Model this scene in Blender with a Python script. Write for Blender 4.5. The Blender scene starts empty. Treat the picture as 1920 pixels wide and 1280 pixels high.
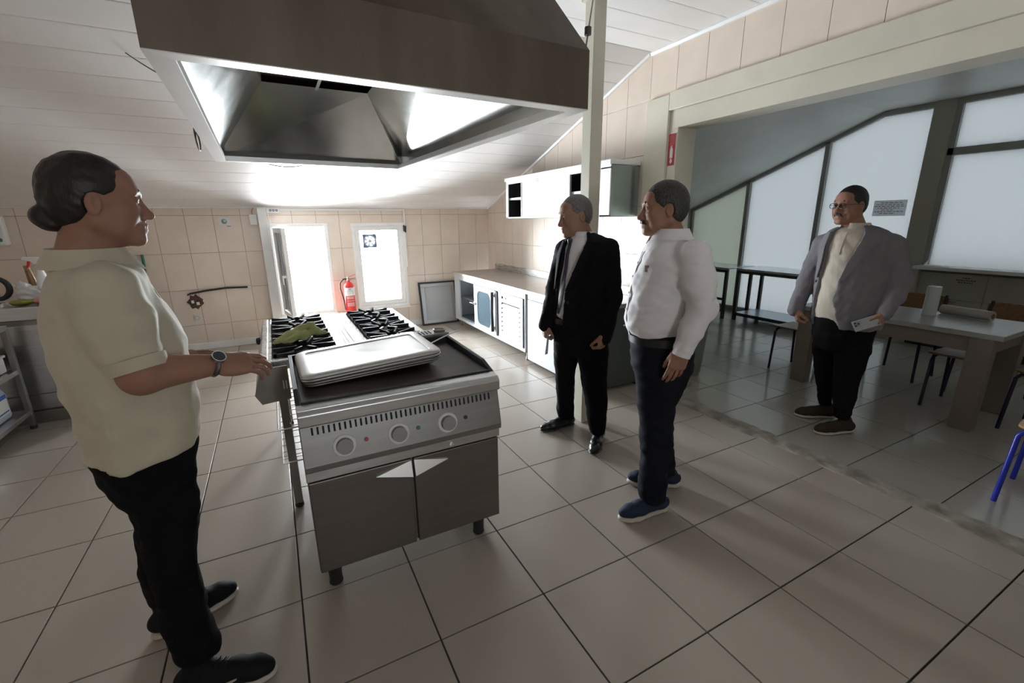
import bpy, bmesh, math, random
import numpy as np
from mathutils import Vector, Matrix

random.seed(7)
rng = np.random.default_rng(7)
PI = math.pi
scn = bpy.context.scene
COL = scn.collection

# ------------------------------------------------------------------ camera
F_PX = 837.94            # focal length in pixels of the 1920 px wide frame
CAM_H = 1.55
PITCH, YAW, ROLL = 0.264451, 0.482773, -0.0108778
_fh = np.array([math.sin(YAW), math.cos(YAW), 0.0])
_R0 = np.array([math.cos(YAW), -math.sin(YAW), 0.0])
CFW = _fh * math.cos(PITCH) + np.array([0, 0, -math.sin(PITCH)])
_U0 = np.cross(_R0, CFW)
CR = _R0 * math.cos(ROLL) + _U0 * math.sin(ROLL)
CU = -_R0 * math.sin(ROLL) + _U0 * math.cos(ROLL)
CPOS = np.array([0.0, 0.0, CAM_H])
cd = bpy.data.cameras.new('camera')
cd.sensor_width = 36.0
cd.lens = F_PX / 1920 * 36
cd.clip_start = 0.05
cam = bpy.data.objects.new('camera', cd)
COL.objects.link(cam)
cam.matrix_world = Matrix(((CR[0], CU[0], -CFW[0], CPOS[0]), (CR[1], CU[1], -CFW[1], CPOS[1]),
                           (CR[2], CU[2], -CFW[2], CPOS[2]), (0, 0, 0, 1)))
scn.camera = cam

# ------------------------------------------------------------------ world, light, exposure
W = bpy.data.worlds.new('world'); scn.world = W; W.use_nodes = True
bg = W.node_tree.nodes['Background']
bg.inputs['Color'].default_value = (0.88, 0.95, 1.0, 1)
bg.inputs['Strength'].default_value = 95.0
scn.view_settings.view_transform = 'Standard'
scn.view_settings.look = 'None'
scn.view_settings.gamma = 1.0
scn.view_settings.use_curve_mapping = False
scn.view_settings.exposure = 0.33
try:
    scn.cycles.use_denoising = True
    scn.cycles.max_bounces = 10
    scn.cycles.diffuse_bounces = 6
    scn.cycles.glossy_bounces = 5
    scn.cycles.transmission_bounces = 8
    scn.cycles.sample_clamp_indirect = 8.0
    scn.cycles.caustics_reflective = False
    scn.cycles.caustics_refractive = False
except Exception:
    pass

def portal(name, loc, rot, sx, sy):
    ld = bpy.data.lights.new(name, 'AREA'); ld.shape = 'RECTANGLE'; ld.size = sx; ld.size_y = sy
    ld.cycles.is_portal = True
    o = bpy.data.objects.new(name, ld); COL.objects.link(o)
    o.location = loc; o.rotation_euler = rot
    return o
# daylight comes in through the two back windows and a rear opening added for fill (portals only guide the sampling of the sky)
portal('daylight_window_left', (0.355, 6.93, 0.93), (-PI / 2, 0, 0), 0.62, 1.14)
portal('daylight_window_right', (1.38, 6.93, 0.93), (-PI / 2, 0, 0), 0.66, 1.14)
portal('rear_fill_portal', (0.5, -2.42, 1.6), (PI / 2, 0, 0), 0.30, 0.26)

# ------------------------------------------------------------------ helpers
def tag(o, label=None, cat=None, group=None, kind=None):
    if label: o['label'] = label
    if cat: o['category'] = cat
    if group: o['group'] = group
    if kind: o['kind'] = kind
    return o

def root(name, loc, label=None, cat=None, group=None, kind=None, rz=0.0):
    o = bpy.data.objects.new(name, None); COL.objects.link(o)
    o.empty_display_size = 0.1
    o.location = loc; o.rotation_euler = (0, 0, rz)
    return tag(o, label, cat, group, kind)

class MB:
    """collects polygons, built as one mesh"""
    def __init__(s): s.v = []; s.f = []
    def add(s, vs, fs):
        n = len(s.v); s.v += [tuple(map(float, p)) for p in vs]; s.f += [tuple(i + n for i in f) for f in fs]; return s
    def box(s, x0, x1, y0, y1, z0, z1):
        return s.add([(x, y, z) for z in (z0, z1) for y in (y0, y1) for x in (x0, x1)],
                     [(0, 2, 3, 1), (4, 5, 7, 6), (0, 1, 5, 4), (2, 6, 7, 3), (0, 4, 6, 2), (1, 3, 7, 5)])
    def rbox(s, c, dims, M):
        a, b, d = (q / 2 for q in dims); M = np.array(M)
        vs = [np.array(c) + M @ np.array((x, y, z)) for z in (-d, d) for y in (-b, b) for x in (-a, a)]
        return s.add(vs, [(0, 2, 3, 1), (4, 5, 7, 6), (0, 1, 5, 4), (2, 6, 7, 3), (0, 4, 6, 2), (1, 3, 7, 5)])
    def hexa(s, bot, top):
        return s.add(list(bot) + list(top), [(3, 2, 1, 0), (4, 5, 6, 7), (0, 1, 5, 4), (1, 2, 6, 5), (2, 3, 7, 6), (3, 0, 4, 7)])
    def prism(s, poly, axis, a, b):
        """poly: 2D points in the two other axes (cyclic order), extruded along axis from a to b"""
        n = len(poly)
        def p(q, t):
            return {'x': (t, q[0], q[1]), 'y': (q[0], t, q[1]), 'z': (q[0], q[1], t)}[axis]
        return s.add([p(q, a) for q in poly] + [p(q, b) for q in poly],
                     [tuple(range(n))[::-1], tuple(range(n, 2 * n))] + [(i, (i + 1) % n, n + (i + 1) % n, n + i) for i in range(n)])
    def sheet(s, quad, t):
        """a thin plate over a polygon, thickness t along its normal"""
        q = [np.array(p, float) for p in quad]; n = np.cross(q[1] - q[0], q[-1] - q[0]); n /= np.linalg.norm(n)
        m = len(q)
        return s.add(q + [p + n * t for p in q], [tuple(range(m))[::-1], tuple(range(m, 2 * m))] + [(i, (i + 1) % m, m + (i + 1) % m, m + i) for i in range(m)])
    def tube(s, pts, r, n=8, closed=False):
        pts = [np.array(p, float) for p in pts]; m = len(pts); rs = r if hasattr(r, '__len__') else [r] * m
        prev = None; base = len(s.v); vs = []
        for i, p in enumerate(pts):
            if closed: t = pts[(i + 1) % m] - pts[i - 1]
            else: t = pts[min(i + 1, m - 1)] - pts[max(i - 1, 0)]
            t = t / (np.linalg.norm(t) + 1e-9)
            if prev is None:
                a = np.array((0, 0, 1.0)) if abs(t[2]) < .9 else np.array((1.0, 0, 0))
                u = np.cross(t, a)
            else:
                u = prev - t * np.dot(prev, t)
            u /= np.linalg.norm(u); prev = u; w = np.cross(t, u)
            vs += [p + rs[i] * (u * math.cos(2 * PI * k / n) + w * math.sin(2 * PI * k / n)) for k in range(n)]
        fs = []
        for i in range(m if closed else m - 1):
            j = (i + 1) % m
            fs += [(i * n + k, i * n + (k + 1) % n, j * n + (k + 1) % n, j * n + k) for k in range(n)]
        if not closed: fs += [tuple(range(n))[::-1], tuple(range((m - 1) * n, m * n))]
        return s.add(vs, fs)
    def lathe(s, prof, c=(0, 0, 0), n=24, axis='z'):
        """prof: (radius, height) pairs from bottom to top"""
        vs = []
        for r, h in prof:
            for k in range(n):
                a = 2 * PI * k / n; x, y = r * math.cos(a), r * math.sin(a)
                q = {'z': (x, y, h), 'y': (x, -h, y), 'x': (h, x, y), '-x': (-h, -x, y)}[axis]
                vs.append((q[0] + c[0], q[1] + c[1], q[2] + c[2]))
        m = len(prof)
        fs = [(i * n + k, i * n + (k + 1) % n, (i + 1) * n + (k + 1) % n, (i + 1) * n + k) for i in range(m - 1) for k in range(n)]
        fs += [tuple(range(n))[::-1], tuple(range((m - 1) * n, m * n))]
        return s.add(vs, fs)

def wloc(o):
    l = np.zeros(3)
    while o is not None:
        l += np.array(o.location); o = o.parent
    return l

def link(name, me, mat=None, parent=None, loc=(0, 0, 0)):
    o = bpy.data.objects.new(name, me); COL.objects.link(o)
    if mat is not None and not me.materials: me.materials.append(mat)
    o.location = loc
    if parent is not None: o.parent = parent
    return o

def obj(name, mb, mat, parent=None, bevel=0.0, smooth=False, local=False, seg=2, base=None):
    """one mesh object; mb is in world coordinates unless local, and is moved into its parent's frame"""
    me = bpy.data.meshes.new(name)
    off = np.zeros(3)
    if not local:
        if parent is not None: off = wloc(parent)
    if base is not None: off = np.array(base, float)
    me.from_pydata([tuple(np.array(p) - off) for p in mb.v], [], mb.f)
    bm = bmesh.new(); bm.from_mesh(me); bmesh.ops.recalc_face_normals(bm, faces=bm.faces); bm.to_mesh(me); bm.free()
    o = link(name, me, mat, parent, base if (base is not None and parent is None) else (0, 0, 0))
    if smooth:
        me.polygons.foreach_set('use_smooth', [True] * len(me.polygons))
        try: me.set_sharp_from_angle(angle=math.radians(40))
        except Exception: pass
    if bevel > 0:
        m = o.modifiers.new('bevel', 'BEVEL'); m.width = bevel; m.segments = seg; m.limit_method = 'ANGLE'; m.angle_limit = math.radians(40)
        m.harden_normals = False
    return o

def copy_tree(o, parent=None):
    c = o.copy(); COL.objects.link(c); c.parent = parent
    for ch in list(o.children): copy_tree(ch, c)
    return c

def text_mesh(name, body, size, mat, parent, loc, ex, ey, align='CENTER'):
    """flat lettering, ex/ey are the directions of reading and of up"""
    cu = bpy.data.curves.new(name, 'FONT'); cu.body = body; cu.size = size; cu.align_x = align; cu.align_y = 'CENTER'
    cu.extrude = 0.0006
    t = bpy.data.objects.new(name, cu); COL.objects.link(t)
    dg = bpy.context.evaluated_depsgraph_get()
    me = bpy.data.meshes.new_from_object(t.evaluated_get(dg))
    bpy.data.objects.remove(t)
    me.materials.clear(); me.materials.append(mat)
    ex = Vector(ex).normalized(); ey = Vector(ey).normalized(); ez = ex.cross(ey)
    o = link(name, me, mat, parent)
    M = Matrix((ex, ey, ez)).transposed().to_4x4()
    M.translation = Vector(np.array(loc) - wloc(parent))
    o.matrix_basis = M
    return o

# ------------------------------------------------------------------ materials
MATS = {}
def mat(name, base, rough=0.5, metal=0.0, var=0.0, vscale=6.0, bump=0.0, bscale=80.0, stretch=None, col2=None,
        spec=0.5, rvar=0.0, trans=0.0, alpha=1.0, coat=0.0, sss=0.0, emit=None, sheen=0.0, ior=1.45, vdetail=4.0, vlo=0.35, vhi=0.65):
    if name in MATS: return MATS[name]
    m = bpy.data.materials.new(name); m.use_nodes = True
    nt = m.node_tree; b = nt.nodes['Principled BSDF']
    b.inputs['Base Color'].default_value = (*base, 1); b.inputs['Roughness'].default_value = rough
    b.inputs['Metallic'].default_value = metal; b.inputs['Specular IOR Level'].default_value = spec
    b.inputs['IOR'].default_value = ior
    b.inputs['Transmission Weight'].default_value = trans; b.inputs['Alpha'].default_value = alpha
    b.inputs['Coat Weight'].default_value = coat; b.inputs['Sheen Weight'].default_value = sheen
    if sss: b.inputs['Subsurface Weight'].default_value = sss; b.inputs['Subsurface Radius'].default_value = (.02, .008, .005)
    if emit: b.inputs['Emission Color'].default_value = (*emit[:3], 1); b.inputs['Emission Strength'].default_value = emit[3]
    tc = nt.nodes.new('ShaderNodeTexCoord'); mp = nt.nodes.new('ShaderNodeMapping')
    nt.links.new(tc.outputs['Object'], mp.inputs['Vector'])
    if stretch: mp.inputs['Scale'].default_value = stretch
    oi = nt.nodes.new('ShaderNodeObjectInfo')
    ad = nt.nodes.new('ShaderNodeVectorMath'); ad.operation = 'ADD'
    sc_ = nt.nodes.new('ShaderNodeVectorMath'); sc_.operation = 'SCALE'; sc_.inputs['Scale'].default_value = 37.0
    cb = nt.nodes.new('ShaderNodeCombineXYZ')
    for i in range(3): nt.links.new(oi.outputs['Random'], cb.inputs[i])
    nt.links.new(cb.outputs[0], sc_.inputs[0]); nt.links.new(mp.outputs[0], ad.inputs[0]); nt.links.new(sc_.outputs[0], ad.inputs[1])
    def noise(scale, detail):
        n = nt.nodes.new('ShaderNodeTexNoise'); n.inputs['Scale'].default_value = scale; n.inputs['Detail'].default_value = detail
        nt.links.new(ad.outputs[0], n.inputs['Vector']); return n
    if var > 0 or col2:
        n = noise(vscale, vdetail); r = nt.nodes.new('ShaderNodeValToRGB')
        c2 = col2 if col2 else tuple(max(0, c * (1 - var)) for c in base)
        r.color_ramp.elements[0].color = (*c2, 1); r.color_ramp.elements[1].color = (*base, 1)
        r.color_ramp.elements[0].position = vlo; r.color_ramp.elements[1].position = vhi
        nt.links.new(n.outputs['Fac'], r.inputs['Fac']); nt.links.new(r.outputs[0], b.inputs['Base Color'])
    if rvar > 0:
        n = noise(vscale * 1.7, 5); mr = nt.nodes.new('ShaderNodeMapRange')
        mr.inputs['To Min'].default_value = max(.02, rough - rvar); mr.inputs['To Max'].default_value = rough + rvar
        nt.links.new(n.outputs['Fac'], mr.inputs['Value']); nt.links.new(mr.outputs[0], b.inputs['Roughness'])
    if bump > 0:
        n = noise(bscale, 3); bp = nt.nodes.new('ShaderNodeBump'); bp.inputs['Strength'].default_value = bump; bp.inputs['Distance'].default_value = 0.004
        nt.links.new(n.outputs['Fac'], bp.inputs['Height']); nt.links.new(bp.outputs[0], b.inputs['Normal'])
    MATS[name] = m
    return m

M_floor = mat('floor_tile', (.39, .338, .290), .27, spec=.62, var=.05, vscale=1.6, vlo=.2, vhi=.8, bump=.03, bscale=20)
M_floor2 = mat('floor_tile_dining', (.37, .35, .315), .16, var=.10, vscale=1.6, vlo=.2, vhi=.8, bump=.03, bscale=20)
M_grout = mat('grout_dark', (.07, .065, .06), .9, var=.3, vscale=20)
M_groutw = mat('grout_wall', (.22, .19, .16), .9)
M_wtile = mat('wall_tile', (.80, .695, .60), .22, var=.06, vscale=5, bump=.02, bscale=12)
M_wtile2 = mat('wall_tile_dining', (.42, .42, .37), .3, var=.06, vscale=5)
M_ceil = mat('ceiling_pvc', (.88, .86, .85), .32, var=.05, vscale=2.5)
M_ceil2 = mat('ceiling_dining', (.85, .87, .83), .4, var=.08, vscale=2)
M_cream = mat('cream_paint', (.70, .67, .56), .4, var=.06, vscale=5, bump=.03, bscale=30)
M_plaster = mat('plaster', (.66, .62, .56), .8)
M_pvc = mat('white_pvc', (.90, .90, .89), .35, var=.05, vscale=8)
M_steel = mat('stainless_steel', (.62, .62, .62), .27, 1.0, var=.12, vscale=5, bump=.03, bscale=60, stretch=(1, 1, 14), rvar=.06)
M_steelh = mat('stainless_brushed', (.60, .60, .60), .32, 1.0, var=.12, vscale=5, bump=.04, bscale=60, stretch=(1, 14, 14), rvar=.06)
M_steeld = mat('dull_steel', (.33, .31, .29), .42, .9, var=.25, vscale=4, bump=.05, bscale=50, rvar=.08)
M_steelw = mat('white_steel_door', (.62, .65, .68), .3, .15, var=.04, vscale=5)
M_hoodout = mat('hood_stained_steel', (.150, .120, .092), .5, .3, col2=(.105, .082, .062), vscale=2.2, vdetail=6, stretch=(3, 3, .7), bump=.03, bscale=12, rvar=.1)
M_hoodin = mat('hood_inside_steel', (.78, .79, .77), .24, 1.0, var=.15, vscale=4, bump=.05, bscale=9, rvar=.06)
M_black = mat('black_plastic', (.02, .02, .022), .4)
M_rubber = mat('black_rubber', (.025, .025, .025), .7)
M_iron = mat('cast_iron', (.030, .030, .032), .5, .3, var=.3, vscale=30, bump=.2, bscale=120)
M_plate = mat('griddle_plate', (.050, .034, .027), .45, .15, spec=.3, col2=(.014, .011, .010), vscale=5, vdetail=6, rvar=.1, bump=.06, bscale=40)
M_alu = mat('baking_tray_aluminium', (.50, .49, .475), .36, .9, var=.12, vscale=5, rvar=.08)
M_glass = mat('clear_glass', (.9, .95, .95), .02, trans=1.0)
M_white = mat('white_paint', (.82, .82, .82), .4)
M_paper = mat('paper', (.82, .82, .80), .8)
M_ink = mat('dark_ink', (.05, .05, .06), .7)
M_greyink = mat('grey_ink', (.25, .26, .29), .7)
M_red = mat('red_paint', (.62, .03, .025), .3)
M_redsign = mat('sign_red', (.42, .03, .04), .5)
M_pink = mat('sign_faded_letters', (.62, .25, .27), .6)
M_alugrey = mat('grey_aluminium_profile', (.36, .37, .35), .45, .3)
M_wood = mat('brown_veneer', (.23, .115, .045), .35, var=.35, vscale=6, stretch=(1, 8, 8))
M_woodl = mat('light_beech_seat', (.52, .32, .13), .35, var=.25, vscale=6, stretch=(1, 8, 8))
M_desk = mat('desk_laminate', (.34, .335, .315), .28, var=.12, vscale=4, stretch=(1, 6, 1))
M_desks = mat('desk_side_laminate', (.20, .17, .145), .4, var=.15, vscale=4)
M_blue = mat('blue_enamel', (.02, .035, .42), .25)
M_dblue = mat('dark_blue_enamel', (.012, .014, .035), .25)
M_dark = mat('dark_interior', (.02, .021, .023), .8)
M_concrete = mat('broken_screed', (.36, .33, .29), .9, col2=(.20, .175, .15), vscale=9, vdetail=8, bump=.6, bscale=35)

# frosted glass: real translucent pane
def frosted(name, col):
    m = bpy.data.materials.new(name); m.use_nodes = True; nt = m.node_tree
    for n in list(nt.nodes): nt.nodes.remove(n)
    out = nt.nodes.new('ShaderNodeOutputMaterial'); tr = nt.nodes.new('ShaderNodeBsdfTranslucent'); gl = nt.nodes.new('ShaderNodeBsdfGlossy')
    mx = nt.nodes.new('ShaderNodeMixShader'); fr = nt.nodes.new('ShaderNodeFresnel')
    tr.inputs['Color'].default_value = (*col, 1); gl.inputs['Roughness'].default_value = .22
    fr.inputs['IOR'].default_value = 1.5
    n = nt.nodes.new('ShaderNodeTexNoise'); n.inputs['Scale'].default_value = 55; n.inputs['Detail'].default_value = 3
    tc = nt.nodes.new('ShaderNodeTexCoord'); nt.links.new(tc.outputs['Object'], n.inputs['Vector'])
    bp = nt.nodes.new('ShaderNodeBump'); bp.inputs['Strength'].default_value = .35; bp.inputs['Distance'].default_value = .006
    nt.links.new(n.outputs['Fac'], bp.inputs['Height'])
    for s_ in (tr, gl, fr): nt.links.new(bp.outputs[0], s_.inputs['Normal'])
    nt.links.new(fr.outputs[0], mx.inputs[0]); nt.links.new(tr.outputs[0], mx.inputs[1]); nt.links.new(gl.outputs[0], mx.inputs[2])
    nt.links.new(mx.outputs[0], out.inputs['Surface'])
    return m
def thin_pane(name, col):
    m = bpy.data.materials.new(name); m.use_nodes = True; nt = m.node_tree
    for n in list(nt.nodes): nt.nodes.remove(n)
    out = nt.nodes.new('ShaderNodeOutputMaterial'); tr = nt.nodes.new('ShaderNodeBsdfTransparent'); gl = nt.nodes.new('ShaderNodeBsdfGlossy'); mx = nt.nodes.new('ShaderNodeMixShader'); fr = nt.nodes.new('ShaderNodeFresnel')
    tr.inputs['Color'].default_value = (*col, 1); gl.inputs['Roughness'].default_value = .03; fr.inputs['IOR'].default_value = 1.3
    nt.links.new(fr.outputs[0], mx.inputs[0]); nt.links.new(tr.outputs[0], mx.inputs[1]); nt.links.new(gl.outputs[0], mx.inputs[2]); nt.links.new(mx.outputs[0], out.inputs['Surface'])
    return m
M_pane = thin_pane('window_glass', (.96, .97, .97))
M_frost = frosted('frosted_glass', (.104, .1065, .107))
M_fanplate = frosted('fan_plate_bloom', (.066, .069, .072))  # translucency stands in for window bloom brightening the grey plate
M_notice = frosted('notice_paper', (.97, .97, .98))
M_frostg = frosted('frosted_glass_shaded', (.077, .0795, .072))  # dimmer, greener copy; weaker light outside is put into the pane colour

# ------------------------------------------------------------------ the setting
XL, XR, YB, YF = -2.75, 3.10, 6.70, -2.40          # kitchen: left, right, back (windows), behind the camera
ZE, ZR, YR = 1.745, 2.925, 3.26                    # ceiling at the back wall, at the ridge; where the slope ends
XD, YD = 6.95, 6.02                                # dining room: frosted glass wall, end wall
ZD, YDR, ZDE = 2.80, 3.19, 1.715
def zceil(y): return ZR if y < YR else ZE + (YB - y) / (YB - YR) * (ZR - ZE)
def zdin(y): return ZD if y < YDR else ZDE + (YD - y) / (YD - YDR) * (ZD - ZDE)

def structure(name, mb, m, label=None, **k):
    o = obj(name, mb, m, **k); o['kind'] = 'structure'
    if label: o['label'] = label
    return o

def clip(poly, a, b, c):
    """keep the part of a 2D polygon with a*x+b*y<=c"""
    out = []
    for i, p in enumerate(poly):
        q = poly[(i + 1) % len(poly)]; dp = a * p[0] + b * p[1] - c; dq = a * q[0] + b * q[1] - c
        if dp <= 0: out.append(p)
        if dp * dq < 0:
            t = dp / (dp - dq); out.append((p[0] + t * (q[0] - p[0]), p[1] + t * (q[1] - p[1])))
    return out

def rect_minus(r, holes):
    rs = [r]
    for h in holes:
        nx = []
        for (x0, x1, y0, y1) in rs:
            a0, a1, b0, b1 = max(x0, h[0]), min(x1, h[1]), max(y0, h[2]), min(y1, h[3])
            if a0 >= a1 or b0 >= b1: nx.append((x0, x1, y0, y1)); continue
            for q in ((x0, a0, y0, y1), (a1, x1, y0, y1), (a0, a1, y0, b0), (a0, a1, b1, y1)):
                if q[1] - q[0] > .006 and q[3] - q[2] > .006: nx.append(q)
        rs = nx
    return rs

_tcache = {}
def tile_piece(name, polys, P, n, th, m, parent, jit=0.0, ch=.0009):
    """a tile: polygons in plane coordinates; P(s,t) -> world point, n outward normal"""
    key = None
    o3 = np.array(P(*polys[0][0]))
    key = (m.name, tuple(np.round(np.array(n), 2)), tuple(tuple((round(p[0] - polys[0][0][0], 4), round(p[1] - polys[0][0][1], 4)) for p in q) for q in polys))
    me = _tcache.get(key)
    if me is None:
        mb = MB(); nn = np.array(n, float)
        for q in polys:
            c = np.mean(np.array(q), 0)
            w = [np.array(P(*p)) - o3 for p in q]
            ins = []
            for p in q:
                d = c - np.array(p); l = np.linalg.norm(d) + 1e-9; ins.append(np.array(p) + d / l * min(ch * 1.4, l * .5))
            wi = [np.array(P(*p)) - o3 for p in ins]; k = len(q)
            mb.add([p for p in w] + [p + nn * (th - ch * .5) for p in w] + [p + nn * th for p in wi],
                   [(i, (i + 1) % k, k + (i + 1) % k, k + i) for i in range(k)] + [(k + i, k + (i + 1) % k, 2 * k + (i + 1) % k, 2 * k + i) for i in range(k)] + [tuple(range(2 * k, 3 * k))])
        me = bpy.data.meshes.new(name); me.from_pydata(mb.v, [], mb.f)
        bm = bmesh.new(); bm.from_mesh(me); bmesh.ops.recalc_face_normals(bm, faces=bm.faces)
        if len(polys) == 1:
            ft = max(bm.faces, key=lambda f: f.calc_center_median().dot(Vector(nn)))
            if ft.normal.dot(Vector(nn)) < 0: bmesh.ops.reverse_faces(bm, faces=bm.faces)
        bm.to_mesh(me); bm.free(); me.materials.append(m); _tcache[key] = me
    loc = o3 - wloc(parent) + np.array(n) * random.uniform(-jit, jit)
    return link(name, me, m, parent, loc)

T = .460707                          # floor tile pitch
TX0, TY0 = -.082089, .873969         # a tile corner of the kitchen floor
G = .0035                            # half joint
floor = structure('floor', MB().box(XL - .2, 3.0, YF - .2, YB + .2, -.2, -.008), M_grout, 'large cream floor tiles with dark joints in the kitchen')
for i in range(-6, 7):
    for j in range(-8, 14):
        q = [max(TX0 + i * T + G, XL), min(TX0 + (i + 1) * T - G, 2.955), max(TY0 + j * T + G, YF), min(TY0 + (j + 1) * T - G, YB)]
        if q[1] - q[0] < .03 or q[3] - q[2] < .03: continue
        tile_piece('floor_tile', [[(q[0], q[2]), (q[1], q[2]), (q[1], q[3]), (q[0], q[3])]], lambda s, t: (s, t, -.008), (0, 0, 1), .008, M_floor, floor, .0003)
floor2 = structure('floor_dining_room', MB().box(3.0, XD + .2, YF - .2, YD + .2, -.2, .004), M_grout, 'grey cream floor tiles of the darker dining room')
for i in range(-1, 9):
    for j in range(-8, 12):
        q = [max(3.505 + i * T + G, 3.05), min(3.505 + (i + 1) * T - G, XD), max(1.265 + j * T + G, YF), min(1.265 + (j + 1) * T - G, YD)]
        if q[1] - q[0] < .03 or q[3] - q[2] < .03: continue
        tile_piece('floor_tile', [[(q[0], q[2]), (q[1], q[2]), (q[1], q[3]), (q[0], q[3])]], lambda s, t: (s, t, .004), (0, 0, 1), .008, M_floor2, floor2, .0003)
# broken screed strip between the two floors
mb = MB(); ys = np.linspace(YF, 3.0, 90); vs = []
for k, y in enumerate(ys):
    e = .012 * math.sin(y * 9) + rng.uniform(-.012, .012)
    w2 = 3.07 + rng.uniform(-.006, .03)
    vs += [(2.945 + e * .4, y, -.006), (2.957 + e, y, .008 + rng.uniform(-.003, .003)), (2.99 + rng.uniform(-.01, .01), y, .0135 + rng.uniform(-.003, .003)), (w2, y, .0135)]
mb.add(vs, [(4 * k + a, 4 * k + a + 1, 4 * k + a + 5, 4 * k + a + 4) for k in range(len(ys) - 1) for a in range(3)])
structure('trim_1', mb, M_concrete, 'broken cement threshold strip between kitchen and dining floor')

# back wall with two window openings
W1 = (.045, .665, .36, 1.50); W2 = (1.05, 1.71, .36, 1.50)
wb = MB()
for r in rect_minus((XL - .2, XR + .2, -.2, 2.0), [W1, W2]): wb.box(r[0], r[1], YB + .008, YB + .22, r[2], r[3])
wall_back = structure('wall_back', wb, M_groutw, 'low cream tiled wall with two bright windows')
TW, TH = .2895, .4430
zc = [1.6475 - k * TH for k in range(-1, 5)]
for i in range(-9, 14):
    for k in range(5):
        x0, x1 = max(-.297 + i * TW + .0018, XL), min(-.297 + (i + 1) * TW - .0018, XR)
        z0, z1 = max(zc[k + 1] + .0018, 0.0), min(zc[k] - .0018, ZE + .02)
        if x1 - x0 < .015 or z1 - z0 < .015: continue
        rs = rect_minus((x0, x1, z0, z1), [W1, W2])
        if not rs: continue
        tile_piece('wall_tile', [[(a, c), (b, c), (b, d), (a, d)] for a, b, c, d in rs], lambda s, t: (s, YB + .008, t), (0, -1, 0), .008, M_wtile, wall_back, .0004)

# right wall of the kitchen, with the column that ends it and the beam over the wide opening
wr = MB()
wr.prism([(3.0, -.2), (YB + .2, -.2), (YB + .2, zceil(YB)), (YR, ZR + .05), (3.0, ZR + .05)], 'x', XR + .008, XR + .2)
wr.box(XR + .008, XR + .2, YF, 3.0, 2.50, ZR + .05)
wall_right = structure('wall_right', wr, M_groutw, 'cream tiled wall under the sloping ceiling')
zr_ = [1.221 + k * TH for k in range(-3, 5)]
for i in range(0, 13):
    for k in range(len(zr_) - 1):
        y0, y1 = 3.26 + i * TW + .0018, min(3.26 + (i + 1) * TW - .0018, YB)
        z0, z1 = max(zr_[k] + .0018, 0), zr_[k + 1] - .0018
        if y1 - y0 < .015: continue
        sl = (ZR - ZE) / (YB - YR)
        poly = clip([(y0, z0), (y1, z0), (y1, z1), (y0, z1)], sl, 1, ZE + sl * YB + .01)
        if len(poly) < 3: continue
        tile_piece('wall_tile', [poly], lambda s, t: (XR + .008, s, t), (-1, 0, 0), .008, M_wtile, wall_right, .0004)
for i in range(-20, 0):
    y0, y1 = 3.26 + i * TW + .0018, 3.26 + (i + 1) * TW - .0018
    if y0 < YF: continue
    tile_piece('wall_tile', [[(y0, 2.53), (y1, 2.53), (y1, ZR), (y0, ZR)]], lambda s, t: (XR + .008, s, t), (-1, 0, 0), .008, M_wtile, wall_right, .0004)
structure('wall_column', MB().box(3.065, 3.30, 3.0, 3.262, 0, 2.54).box(3.09, 3.30, 2.905, 3.0, 0, 2.54), M_cream, 'cream painted column end beside the opening', bevel=.006)
structure('trim_2', MB().box(3.065, 3.30, YF, 3.0, 2.415, 2.555).box(3.085, 3.30, YF, 2.93, 2.275, 2.415), M_cream, 'cream painted beam over the wide opening', bevel=.005)
# remaining walls behind and beside the camera
structure('wall_left', MB().box(XL - .2, XL, YF - .2, YB + .2, -.2, ZR + .1), M_wtile, 'plain tiled side wall')
wf = MB()
for r in rect_minus((XL - .2, XD + .2, -.2, ZR + .1), [(.35, .65, 1.47, 1.73)]): wf.box(r[0], r[1], YF - .2, YF, r[2], r[3])  # unseen opening added and sized to give fill light from behind
structure('wall_front', wf, M_wtile, 'tiled wall with a small unseen opening added for fill light')

# pvc ceiling boards, laid along x
ceil = structure('ceiling', MB().prism([(YF, ZR + .03), (YR, ZR + .03), (YB + .2, ZE + .03 - .2 * (ZR - ZE) / (YB - YR)), (YB + .2, ZE + .5), (YR, ZR + .4), (YF, ZR + .4)], 'x', XL - .2, XR + .2), M_plaster, 'sloping white plastic board ceiling')
sl_len = math.hypot(YB - YR, ZR - ZE); su = np.array((0, -(YB - YR), ZR - ZE)) / sl_len; sn = np.array((0, su[2], -su[1])) * -1
sn = np.array((0, -(ZR - ZE), -(YB - YR))) / sl_len
PWID = .246
def ceil_board(P, nrm, a, b, m, parent, x0, x1):
    g = .0028
    prof = [(a + g, .008), (a + g, .0), (b - g, .0), (b - g, .010)]
    mb = MB()
    prof = [(a + .0005, -.004), (a + g, 0.0), (a + .010, .0012), (b - .010, .0012), (b - g, 0.0), (b - .0005, -.004)]
    mb2 = []
    for x in (x0, x1):
        for s, h in prof: mb2.append(np.array(P(x, s)) + np.array(nrm) * h)
    k = len(prof)
    mb.add(mb2, [(i, i + 1, k + i + 1, k + i) for i in range(k - 1)])
    return obj('ceiling_board', mb, m, parent, bevel=0)
s_ = 0.0
while s_ < sl_len - .02:
    ceil_board(lambda x, s: np.array((x, YB, ZE)) + su * s, sn, s_, min(s_ + PWID, sl_len), M_ceil, ceil, XL, XR)
    s_ += PWID
y = YR
while y > YF:
    ceil_board(lambda x, s: np.array((x, -s, ZR)), (0, 0, -1), -y, -max(y - PWID, YF), M_ceil, ceil, XL, XR)
    y -= PWID
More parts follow.
